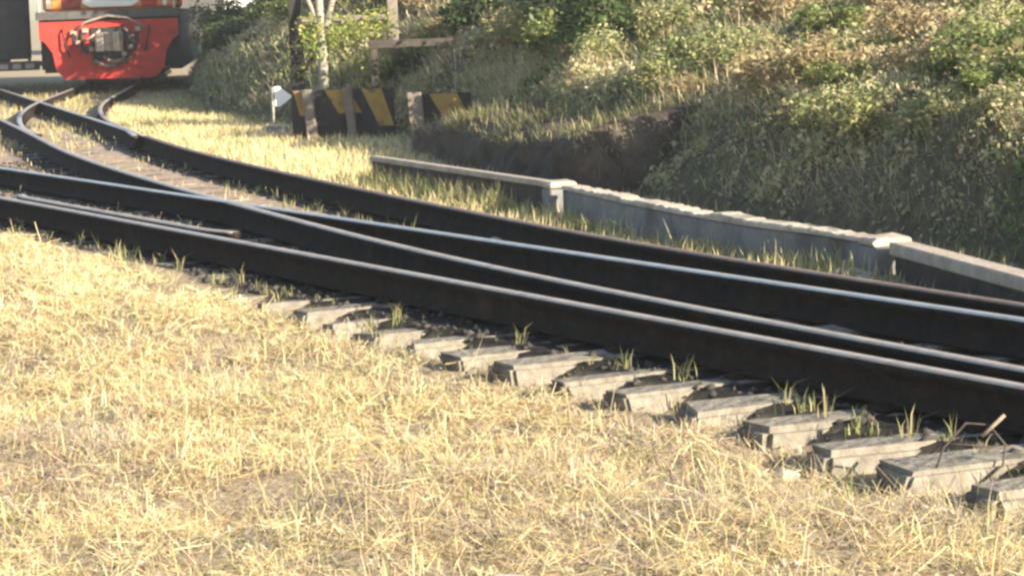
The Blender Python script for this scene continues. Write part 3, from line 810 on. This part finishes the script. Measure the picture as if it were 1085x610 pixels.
cw = tag(empty('concrete_wall', (1.3, 16.0, 0)), 'low grey concrete wall with uneven top between two pale end blocks', 'wall')
WPTS = [(.45, 18.92), (.97, 16.95), (1.44, 15.49), (1.78, 14.72), (1.95, 14.22)]
bm = bmesh.new(); wall_strip(bm, WPTS, .13, -.12, .215, .004, 3); keep(finish(bm, 'wall', M_CONC), cw)
bm = bmesh.new(); wall_strip(bm, WPTS, .155, .219, .25, .012, 5, 90); keep(finish(bm, 'coping', M_COPE), cw)
for (x, y, a) in ((.37, 19.2, .27), (2.0, 14.07, .30)):
    bm = bmesh.new(); bbox(bm, -.105, .105, -.105, .105, -.12, .205, .012)
    o = finish(bm, 'end_block', M_CONC); o.rotation_euler = (0, 0, a); o.location = (x - 1.3, y - 16.0, 0); o.parent = cw
    bm = bmesh.new(); bbox(bm, -.108, .108, -.108, .108, .209, .258, .014)
    for v in bm.verts: v.co += Vector((random.uniform(-.01, .01), random.uniform(-.01, .01), random.uniform(-.008, .008)))
    finish(bm, 'cap', M_BEAM, o)
def beam(a, b, label, h0, h1, wdt, nsup):
    a = Vector(a); b = Vector(b); d = b - a; l = d.length
    e = tag(empty('kerb_beam', (a.x, a.y, 0), math.atan2(d.y, d.x)), label, 'beam')
    bm = bmesh.new(); bbox(bm, 0, l, -wdt / 2, wdt / 2, h0, h1, .008)
    finish(bm, 'beam', M_BEAM, e)
    box('footing', (.01, l - .01, -wdt / 2 + .03, wdt / 2 - .02, -.12, h0 - .003), M_DARKWALL, e)
beam((.31, 19.36), (-1.18, 23.4), 'narrow pale kerb ledge running from the low wall towards the buffer stops', .205, .25, .09, 4)
beam((2.48, 11.62), (3.92, 8.72), 'low kerb ledge running on close beside the curved track past the pale stones', .17, .24, .13, 5)
beam((2.06, 13.9), (2.45, 11.7), 'pinkish weathered kerb ledge continuing past the end block above the pale stones', .17, .24, .13, 5)

# dark earth ledge cut into the foot of the bank
RW, RQ = resample(np.array([(.84, 20.7), (.66, 21.3), (.40, 22.2), (.02, 23.6), (-.34, 25.45), (-.64, 27.0), (-.80, 27.9)], float), 110)
_t = np.gradient(RW, axis=0); _t /= np.linalg.norm(_t, axis=1)[:, None]; RN = np.c_[_t[:, 1], -_t[:, 0]]
prof = np.array([(-.30, -.12), (-.25, .02), (-.20, .16), (-.17, .28), (-.13, .38), (-.06, .46), (.06, .51), (.22, .55), (.45, .60), (.8, .66), (1.3, .70)])
hs = sstep(.02, .5, RQ) * (1 - .30 * sstep(RQ[-1] - 3.0, RQ[-1] - .8, RQ)) * (1 + .12 * sstep(1.4, .5, RQ)) * (0.94 + .5 * fbm(RQ * .9, RQ * 0, 3, 2))
LV = []
for i in range(len(RQ)):
    dd = prof[:, 0] + .34 * fbm(np.full(len(prof), RQ[i] * 2.2), prof[:, 1] * 5, 4, 3) + .16 * fbm(np.full(len(prof), RQ[i] * 9), prof[:, 1] * 14, 3, 5)
    zz = np.where(prof[:, 1] > 0, prof[:, 1] * hs[i], prof[:, 1]) + .05 * hs[i] * fbm(np.full(len(prof), RQ[i] * 4), prof[:, 0] * 4, 3, 6) - .1 * sstep(.3, 0, RQ[i])
    LV.append(np.c_[RW[i, 0] + RN[i, 0] * dd, RW[i, 1] + RN[i, 1] * dd, zz])
k = len(prof); n = len(RQ)
ii = np.arange(n - 1)[:, None] * k + np.arange(k - 1)[None, :]
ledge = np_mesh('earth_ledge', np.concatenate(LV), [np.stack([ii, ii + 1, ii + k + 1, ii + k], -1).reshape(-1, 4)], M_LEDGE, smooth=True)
ledge['kind'] = 'structure'
LVa = np.array(LV)
m_ = 16000
li = rng.integers(0, n - 1, m_); lj = rng.uniform(4.0, k - 1.01, m_); j0 = lj.astype(int); fr = (lj - j0)[:, None]
ok = rng.random(m_) < np.clip(.3 + 2.6 * fbm(RQ[li] * 2, lj, 3, 4) + .12 * (lj - 5), 0, 1)
pt = (LVa[li, j0] * (1 - fr) + LVa[li, j0 + 1] * fr)[ok]; m_ = len(pt)
V, P, C = merge_blades([blades(pt[:, 0] + rng.normal(0, .03, m_), pt[:, 1] + rng.normal(0, .03, m_), pt[:, 2] - .01, rng.uniform(.05, .20, m_), rng.uniform(.004, .009, m_), np.arctan2(-RN[0, 1], -RN[0, 0]) + rng.normal(0, 1.2, m_), np.abs(rng.normal(.8, .5, m_)), rng.uniform(0, 1.3, m_), tints(m_, [(.42, .35, .2), (.3, .26, .14), (.2, .21, .09), (.14, .16, .07)], .3))])
tag(np_mesh('ledge_grass', V, P, M_STRAW, tint=C), 'thin dry grass hanging over the dark earth ledge', 'grass', kind='stuff')

# ------------------------------------------------------------------ hazard boards (buffer stops)
def hazard(name, loc, rz, width, h, posts, stripes, label, postmat, lean):
    e = tag(empty(name, loc, rz), label, 'buffer stop')
    box('board', (0, width, -.03, .03, .02, h), M_BLACK, e, .004)
    for (a, b, c) in stripes:      # yellow painted bands slanting down to the right
        bm = bmesh.new()
        z1, z0 = h - .005, h - .005 - c[0]
        prism(bm, [(a, z1), (b, z1), (min(b + c[1], width - .004), z0), (a + c[1], z0)], 'y', -.036, -.0305)
        finish(bm, 'stripe', M_YELLOW, e)
    for (px, w, ph) in posts:
        bm = bmesh.new(); bbox(bm, px - w / 2, px + w / 2, -.16, -.04, -.15, ph, .008)
        for v in bm.verts: v.co.x += -lean * v.co.z
        finish(bm, 'post', postmat, e)
    return e
hazard('buffer_stop', (-2.53, 31.4, 0), math.radians(-6), 1.22, .60, [(.26, .12, .61), (.74, .10, .62)],
       [(.02, .16, (.30, .08)), (.40, .68, (.28, .16)), (.84, 1.08, (.44, .2))], 'black and yellow striped buffer stop board on two posts by the white flag', M_OLDPOST, .10)
hazard('buffer_stop', (-.95, 28.2, 0), math.radians(-4), .58, .62, [(.03, .15, .64)],
       [(.14, .44, (.28, .16))], 'short striped board bolted to a grey post by the dark earth ledge', M_OLDPOST, .06)

# ------------------------------------------------------------------ point indicator with white flag
pf = tag(empty('point_indicator', (-2.87, 33.0, -.02)), 'white triangular flag on a short pole set in a concrete block', 'signal flag')
box('base_block', (-.15, .15, -.12, .12, -.02, .14), M_CONC, pf, .012)
tubeo('pole', [(-.03, 0, .13), (-.02, 0, .62)], .02, M_PALEPOST, pf, 8)
bm = bmesh.new(); prism(bm, [(0, .385), (0, .625), (.05, .63), (.225, .50), (.20, .48), (.06, .375)], 'y', -.032, -.024); finish(bm, 'flag', M_WHITE, pf)

# ------------------------------------------------------------------ posts, rail and steel frame behind the buffer stops
pr = tag(empty('post_and_rail', (-2.72, 34.9, 0)), 'tall dark post joined by a rail to a pale concrete post above the buffer stops', 'fence')
box('post', (-.085, .085, -.07, .07, -.2, 3.0), M_UNDER, pr, .006)
tubeo('brace', [(.09, .0, .75), (.5, .0, 1.37)], .025, M_STEEL, pr)
tubeo('brace', [(.09, .0, 2.2), (.7, .0, 1.47)], .025, M_STEEL, pr)
box('rail', (.075, 1.2, -.035, .035, 1.38, 1.45), M_OLDPOST, pr, .006)
box('post', (1.205, 1.345, -.06, .06, -.2, 1.80), M_OLDPOST, pr, .01, loc=None)
sf = tag(empty('steel_frame', (-1.56, 31.9, 0)), 'square rusty steel frame standing open behind the striped boards', 'frame')
box('leg', (-.04, .04, -.04, .04, -.2, 1.05), M_STEEL, sf, .004)
box('leg', (.83, .89, -.04, .04, -.2, 1.05), M_STEEL, sf, .004)
box('crossbeam', (-.06, .95, -.05, .05, 1.054, 1.15), M_STEEL, sf, .006)

# slim tree with forked pale trunk
def tree(loc, label, seed):
    e = tag(empty('tree', loc), label, 'tree')
    r = random.Random(seed)
    bm = bmesh.new()
    tube(bm, [(0, 0, -.2), (.02, 0, .8), (0, .02, 1.5), (-.02, .0, 2.4), (.0, .05, 3.3)], [.075, .065, .055, .04, .015], 8)
    tube(bm, [(.01, 0, 1.1), (.2, .05, 1.75), (.42, .1, 2.7), (.5, .1, 3.2)], [.045, .04, .028, .01], 7)
    tube(bm, [(0, 0, 1.3), (-.2, .05, 1.8), (-.4, -.05, 2.5)], [.035, .028, .01], 6)
    finish(bm, 'trunk', M_BARK, e, smooth=True)
    rr = np.random.default_rng(seed)
    V1, q1, T1, _ = leaf_cloud(1500, .66, 1.0, .055, [(.25, .30, .06), (.34, .36, .08), (.18, .24, .05), (.40, .38, .1)], seed, 14)
    V1[:, 2] += .62; V1[:, 0] += .3
    V2, q2, T2, _ = leaf_cloud(3200, .85, 1.5, .07, [(.20, .26, .06), (.28, .32, .08), (.14, .20, .05)], seed + 1, 16)
    V2[:, 2] += 2.1; V2[:, 0] += .15
    np_mesh('crown', np.concatenate([V1, V2]), [np.concatenate([q1, q2 + len(V1)])], M_LEAF, e, tint=np.concatenate([T1, T2]))
    return e
tree((-2.36, 34.3, 0), 'slim tree with forked pale trunk and yellow green leaves behind the striped board', 31)

# trees on the crest of the bank beside the locomotive
def crest_tree(loc, h, rad, label, seed):
    e = tag(empty('tree', loc), label, 'tree', 'trees on the bank crest')
    bm = bmesh.new()
    tube(bm, [(0, 0, -.3), (.05, 0, h * .3), (-.05, .05, h * .6), (0, 0, h * .9)], [.14, .11, .08, .03], 8)
    for k in range(4):
        a = k * 1.6 + seed; tube(bm, [(0, 0, h * (.3 + .1 * k)), (math.cos(a) * rad * .4, math.sin(a) * rad * .4, h * (.5 + .1 * k)), (math.cos(a) * rad * .75, math.sin(a) * rad * .75, h * (.6 + .1 * k))], [.06, .045, .02], 6)
    finish(bm, 'trunk', M_BARK, e, smooth=True)
    V, q, T, _ = leaf_cloud(9000, rad, h, .11, G_MID + G_DEEP, seed, 22)
    np_mesh('crown', V, [q], M_LEAF, e, tint=T)
for k, (tl, w, h, rad) in enumerate([(47.35, 4.2, 2.9, 1.5), (49.6, 5.0, 3.1, 1.6), (52.4, 4.6, 2.9, 1.6), (48.9, 2.3, 1.9, 1.15), (50.7, 2.5, 2.1, 1.25)]):
    x, y, z = [float(v) for v in bank_w(np.array([LY(tl)]), np.array([w]))]
    crest_tree((x, y, z), h, rad, 'leafy green tree on the crest of the bank beside the locomotive', 50 + k)

# ------------------------------------------------------------------ locomotive
loco = tag(empty('locomotive', (-7.70, 51.9, .16), HD_END), 'red and orange diesel locomotive with front coupler, half in shade', 'locomotive')
loco.scale = (.95, .95, .95)
box('walkway', (-1.47, 1.47, -.05, .5, 1.40, 1.57), M_GREY, loco, .01)
bm = bmesh.new()
half = [(1.42, 1.36), (1.42, 1.02), (1.30, .94), (1.16, .72), (1.10, .36), (.92, .17)]
prism(bm, [(-a, b) for a, b in half] + [(a, b) for a, b in reversed(half)], 'y', -.02, .06); finish(bm, 'front_apron', M_RED, loco)
box('sole_bar', (-1.42, 1.42, .07, .45, 1.0, 1.39), M_UNDER, loco)
box('coupler_pocket', (-.36, .36, -.08, -.022, .55, 1.22), M_UNDER, loco, .01)
cp = box('coupler', (-.13, .13, -.45, -.082, .78, 1.06), M_COUPLER, loco, .03)
bm = bmesh.new()
prism(bm, [(-.26, -.45), (-.2, -.84), (-.06, -.88), (-.04, -.62), (.1, -.6), (.12, -.8), (.26, -.86), (.3, -.5), (.2, -.43)], 'z', .74, 1.12)
finish(bm, 'knuckle', M_PALEIRON, cp)
tubeo('uncoupling_lever', [(-.66, -.12, 1.18), (-.45, -.16, 1.34), (0, -.2, 1.46), (.4, -.18, 1.40), (.72, -.14, 1.20)], .028, M_PALEIRON, loco)
for (x0, x1, zb) in ((-.55, -.35, .72), (.42, .3, .60), (.58, .44, .74), (-.72, -.62, .86)):
    h = tubeo('brake_hose', [(x0, -.03, 1.12), (x0, -.17, 1.08), (x0, -.2, zb + .12), ((x0 + x1) / 2, -.22, zb), (x1, -.22, zb + .05)], .032, M_UNDER, loco)
    bm = bmesh.new(); bbox(bm, x1 - .05, x1 + .05, -.27, -.17, zb + .02, zb + .11, .015); finish(bm, 'hose_coupling', M_PALEIRON, h)
for (x0, z0) in ((-.72, 1.12), (-.48, 1.16), (.6, 1.16)):
    box('air_cock', (x0 - .07, x0 + .07, -.12, -.022, z0 - .05, z0 + .06), M_PALEIRON, loco, .02)
for k, (xa, za, xb, zb) in enumerate([(-.95, 1.2, -.8, .62), (-.3, .58, .1, .42), (.15, .5, .55, .66), (.82, 1.22, .74, .7), (-.2, 1.2, -.55, .95), (.3, 1.24, .62, .98)]):
    tubeo('pipe', [(xa, -.03, za), (xa + .02, -.11, za - .05), ((xa + xb) / 2, -.16, (za + zb) / 2 - .06), (xb, -.1, zb)], .022 + .006 * (k % 3), [M_UNDER, M_PALEIRON, M_COUPLER][k % 3], loco)
for (xa, za, w_, h_) in [(-.62, .98, .12, .2), (-.5, .78, .16, .12), (.5, .9, .1, .22), (.05, .48, .22, .1), (-.28, .5, .12, .1)]:
    box('bracket', (xa - w_ / 2, xa + w_ / 2, -.13, -.022, za - h_ / 2, za + h_ / 2), M_COUPLER, loco, .02)
bm = bmesh.new()
for k in range(7):
    a = -.35 + k * .12
    tube(bm, [(-.12 + k * .075, -.14 - .012 * (k % 2), .52 + .012 * (k - 3) ** 2), (-.06 + k * .075, -.14, .52 + .012 * (k - 2.2) ** 2)], .03, 6)
finish(bm, 'chain', M_PALEIRON, loco)
box('hood_front', (-1.38, 1.38, .75, 1.1, 1.574, 3.3), M_ORANGE, loco, .06)
for (a, b, mm) in ((-1.30, -1.22, M_CREAM), (-.98, -.6, M_MAROON), (.66, .98, M_RED), (1.1, 1.18, M_CREAM)):
    box('stripe', (a, b, .72, .748, 1.63, 3.2), mm, loco, .004)
bm = bmesh.new(); prism(bm, [(-.56, 1.72), (-.40, 1.64), (.44, 1.64), (.60, 1.72), (.60, 2.6), (-.56, 2.6)], 'y', .70, .748); finish(bm, 'nose_panel', M_CREAM, loco)
for sx in (-1.4, 1.36):
    tubeo('handrail', [(sx, .0, 1.57), (sx, .0, 2.5), (sx * .97, .3, 2.62), (sx * .97, .7, 2.62)], .025, M_CREAM, loco)
box('cab', (-1.42, 1.42, 1.12, 3.3, 1.574, 3.75), M_RED, loco, .06)
for sx in (-.75, .75): box('window', (sx - .42, sx + .42, 1.07, 1.118, 3.32, 3.62), M_GLASS, loco)
box('engine_hood', (-1.0, 1.0, 3.32, 15.2, 1.574, 3.6), M_ORANGE, loco, .08)
box('side_frame', (-1.44, 1.44, .52, 15.8, 1.25, 1.55), M_UNDER, loco)  # near-black colour paints in the shade along the sides
for sx in (-1, 1): box('side_shade_box', (1.18 if sx > 0 else -1.42, 1.42 if sx > 0 else -1.18, 1.0, 14.6, .30, 1.24), M_UNDER, loco)  # black boxes added for the shade below the side frame
box('fuel_tank', (-1.3, 1.3, 6.4, 9.6, .45, 1.24), M_UNDER, loco, .08)
for sx in (-1, 1):
    st = box('steps', (sx * 1.05 if sx > 0 else -1.43, 1.43 if sx > 0 else -1.05, .46, .95, .38, 1.24), M_UNDER, loco)
for by in (1.2, 10.8):
    bg = box('bogie', (-1.1, 1.1, by, by + 3.9, .45, .95), M_UNDER, loco, .05)
    for k in range(3):
        for sx in (-.566, .566):
            bm = bmesh.new(); cyl(bm, (sx, by + .55 + 1.4 * k, .46), 'x', .46, .12, 24); finish(bm, 'wheel', M_UNDER, bg)

# ------------------------------------------------------------------ black wagon on the straight road
wg_s = -32.5
wh = math.atan(0.268)
wx, wy = st2w(wg_s, t2c(wg_s))
HDW = math.atan2(.2575, .989)
wagon = tag(empty('wagon', (float(wx) + .05, float(wy), .16), HDW), 'black wagon end with grey footstep standing beside the red locomotive', 'wagon')
wagon.scale = (.93, .93, .93)
box('body', (-1.38, 1.38, 0, 9.5, .70, 3.5), M_WAGON, wagon, .05)
for xx in (-1.25, -.45, .42, 1.22): box('end_rib', (xx - .05, xx + .05, -.06, -.002, .80, 3.4), M_WAGON, wagon, .008)
box('headstock', (-1.36, 1.36, -.14, -.062, .60, .79), M_WAGON, wagon, .01)
fs = box('footstep', (-1.2, 1.5, -.5, -.145, .36, .56), M_GREY, wagon, .01)
for k in range(9): box('tread', (-1.05 + .28 * k, -.87 + .28 * k, -.515, -.503, .40, .51), M_PALEPOST, fs)
for sx in (-1.3, 1.3): box('hanger', (sx - .03, sx + .03, -.3, -.145, .565, .66), M_GREY, wagon)
for by in (1.2, 6.4):
    bg = box('bogie', (-1.0, 1.0, by, by + 1.9, .4, .78), M_UNDER, wagon, .04)
    for k in range(2):
        for sx in (-.566, .566):
            bm = bmesh.new(); cyl(bm, (sx, by + .4 + 1.1 * k, .42), 'x', .42, .12, 24); finish(bm, 'wheel', M_UNDER, bg)

# ------------------------------------------------------------------ whitewashed shed far behind
hb = tag(empty('shed', (-12.5, 110, 0)), 'whitewashed shed glaring in the sun behind the locomotive', 'building')
box('wall', (-6, 6, 0, 8, -.1, 4.0), M_WHITEWASH, hb)
bm = bmesh.new(); prism(bm, [(-.5, 4.002), (8.5, 4.002), (8.5, 4.1), (4, 5.6), (-.5, 4.1)], 'x', -6.4, 6.4); finish(bm, 'roof', M_ROOF, hb)
box('door', (-1.0, 1.0, -.06, -.003, 0, 2.6), M_GREY, hb)
for xx in (-4, 3.2): box('window', (xx - .7, xx + .7, -.05, -.003, 1.3, 2.5), M_GLASS, hb)

# ------------------------------------------------------------------ stones
def stone_mesh(seed):
    r = random.Random(seed); bm = bmesh.new(); bmesh.ops.create_icosphere(bm, subdivisions=2, radius=1)
    sx, sy, sz = r.uniform(.8, 1.2), r.uniform(.6, 1.0), r.uniform(.45, .7)
    off = Vector((r.uniform(0, 50), r.uniform(0, 50), 0))
    from mathutils import noise as mn
    for v in bm.verts:
        k = 1 + .35 * mn.noise(v.co * 1.3 + off)
        v.co = Vector((v.co.x * sx * k, v.co.y * sy * k, v.co.z * sz * k))
    me = bpy.data.meshes.new('stone'); bm.to_mesh(me); bm.free(); me.materials.append(M_STONE); return me
STONES = [stone_mesh(k) for k in range(5)]
def stone(x, y, r, label, group=None, k=0, dz=.25):
    o = bpy.data.objects.new('stone', STONES[k % 5]); COL.objects.link(o)
    o.location = (x, y, float(ground_h(np.array([x]), np.array([y]))[0]) + r * dz); o.scale = (r, r, r); o.rotation_euler = (0, 0, random.uniform(0, 6.28))
    tag(o, label, 'stone', group)
rs2 = random.Random(9)
STG = 'stones at the foot of the pinkish ledge'
for k, (x, y, r) in enumerate([(1.99, 13.3, .055), (2.1, 13.1, .045), (2.17, 12.8, .06), (1.95, 13.6, .04), (2.22, 12.5, .07), (2.1, 12.6, .045), (2.3, 12.1, .06), (1.86, 13.85, .04), (2.02, 13.0, .035), (1.76, 14.15, .04), (2.36, 11.9, .05)] + [(lambda q: (float(np.interp(q, [11.5, 14.2], [2.36, 1.78])) - rs2.uniform(-.06, .22), q, rs2.uniform(.02, .045)))(rs2.uniform(11.5, 14.3)) for _ in range(26)]):
    stone(x, y, r, 'pale stone lying at the foot of the pinkish ledge', STG, k)
stone(.93, 9.0, .05, 'pale stone lying in the grass below the sleeper ends', None, 1, .4)
stone(-.03, 7.22, .085, 'broad tan stone half buried in the foreground straw', None, 2, 1.0)
xx, yy = st2w(6.7, 2 * HG - .11); stone(float(xx), float(yy), .035, 'small whitish stone against the polished rail of the straight track', None, 3)
xx, yy = st2w(5.3, t2c(5.3) + HG - .13); stone(float(xx), float(yy), .05, 'whitish stone leaning on the outer rail of the curved track', None, 4, .9)

# ------------------------------------------------------------------ bent wire loop between the sleeper ends
bw = tag(empty('bent_wire', (1.50, 8.72, 0)), 'small bent rusty wire hoop with a stick caught between the sleeper ends', 'wire')
bw.scale = (.8, .8, .8)
tubeo('hoop', [(-.16, -.06, -.08), (-.10, -.03, .06), (.0, 0, .155), (.10, .02, .14), (.17, .03, .05), (.15, .0, -.03), (.06, -.03, -.09)], .005, M_STEEL, bw)
tubeo('crosswire', [(-.085, -.02, .075), (.165, .03, .04)], .004, M_STEEL, bw)
tubeo('stick', [(.06, -.02, .10), (.16, -.01, .185)], .009, M_TWIG, bw)

# ------------------------------------------------------------------ single weeds
def weed_mesh(seed, cols, nb, hmin, hmax):
    r = np.random.default_rng(seed)
    x = r.normal(0, .025, nb); y = r.normal(0, .025, nb)
    c = np.array(cols)[r.integers(0, len(cols), nb)] * r.uniform(.8, 1.2, (nb, 1))
    V, Q, T, C = blades(x, y, np.full(nb, -.02), r.uniform(hmin, hmax, nb), r.uniform(.004, .009, nb), r.uniform(0, 6.28, nb), np.abs(r.normal(.25, .2, nb)), r.uniform(0, 1.0, nb), c)
    o = np_mesh('weed', V, [Q, T], M_LEAF, tint=C); me = o.data; bpy.data.objects.remove(o); return me
W_G = [weed_mesh(k, [(.30, .31, .12), (.40, .38, .17), (.22, .24, .09), (.48, .42, .22)], 14, .05, .17) for k in range(4)]
W_S = [weed_mesh(10 + k, [(.56, .47, .25), (.46, .39, .2), (.34, .34, .14)], 8, .10, .24) for k in range(3)]
def weed(x, y, me, label, group, sc=1.0):
    o = bpy.data.objects.new('weed', me); COL.objects.link(o)
    o.location = (float(x), float(y), float(ground_h(np.array([float(x)]), np.array([float(y)]))[0])); o.scale = (sc, sc, sc); o.rotation_euler = (0, 0, random.uniform(0, 6.28))
    tag(o, label, 'weed', group)
rw_ = random.Random(5)
for k in range(64):
    s = 4.0 + k * .175 + rw_.uniform(-.1, .1); t = rw_.uniform(-.62, -.25)
    x, y = st2w(s, t)
    if k % 3: weed(x, y, W_G[k % 4], 'green weed tuft sprouting between the sleeper ends', 'green weeds along the sleeper ends', rw_.uniform(.35, 1.1))
    else: weed(x, y, W_S[k % 3], 'dry stalky weed standing between the sleeper ends', 'dry weeds along the sleeper ends', rw_.uniform(.4, 1.1))
for k in range(22):
    s = -1.5 + k * .3 + rw_.uniform(-.1, .1); t = float(t2c(s)) + HG - rw_.uniform(.14, .45)
    x, y = st2w(s, t); weed(x, y, (W_G + W_S)[k % 7], 'weed growing inside the outer rail of the curved track', 'weeds inside the curved track', rw_.uniform(.6, 1.0))
for k in range(14):
    q = rw_.random(); y = 18.7 - q * 4.2; x = float(np.interp(-y, [-18.92, -16.95, -15.49, -14.72, -14.22], [.45, .97, 1.44, 1.78, 1.95])) - rw_.uniform(.12, .35)
    weed(x, y, W_G[k % 4] if k % 2 else W_S[k % 3], 'tall weed growing against the face of the low concrete wall', 'weeds along the concrete wall', rw_.uniform(.9, 1.4))
for k in range(10):
    s = -.6 + k * .55; x, y = st2w(s, rw_.uniform(-.35, -.12)); weed(x, y, W_S[k % 3], 'dry weed rooted beside the straight track opposite the check rail', 'weeds by the check rail', rw_.uniform(.5, .8))


# ------------------------------------------------------------------ thin dusty air
hz = box('haze', (-60, 60, -8, 130, -1.2, 7.2), None)
M_HAZE = bpy.data.materials.new('haze_air'); M_HAZE.use_nodes = True
_nt = M_HAZE.node_tree; _nt.nodes.remove(_nt.nodes['Principled BSDF'])
_pv = _nt.nodes.new('ShaderNodeVolumePrincipled'); _pv.inputs['Color'].default_value = (.93, .95, .95, 1); _pv.inputs['Density'].default_value = 0.0009
_pv.inputs['Anisotropy'].default_value = 0.2
_nt.links.new(_pv.outputs[0], _nt.nodes['Material Output'].inputs['Volume'])
hz.data.materials.append(M_HAZE)
tag(hz, 'thin dusty haze in the air over the yard', 'haze', kind='stuff')
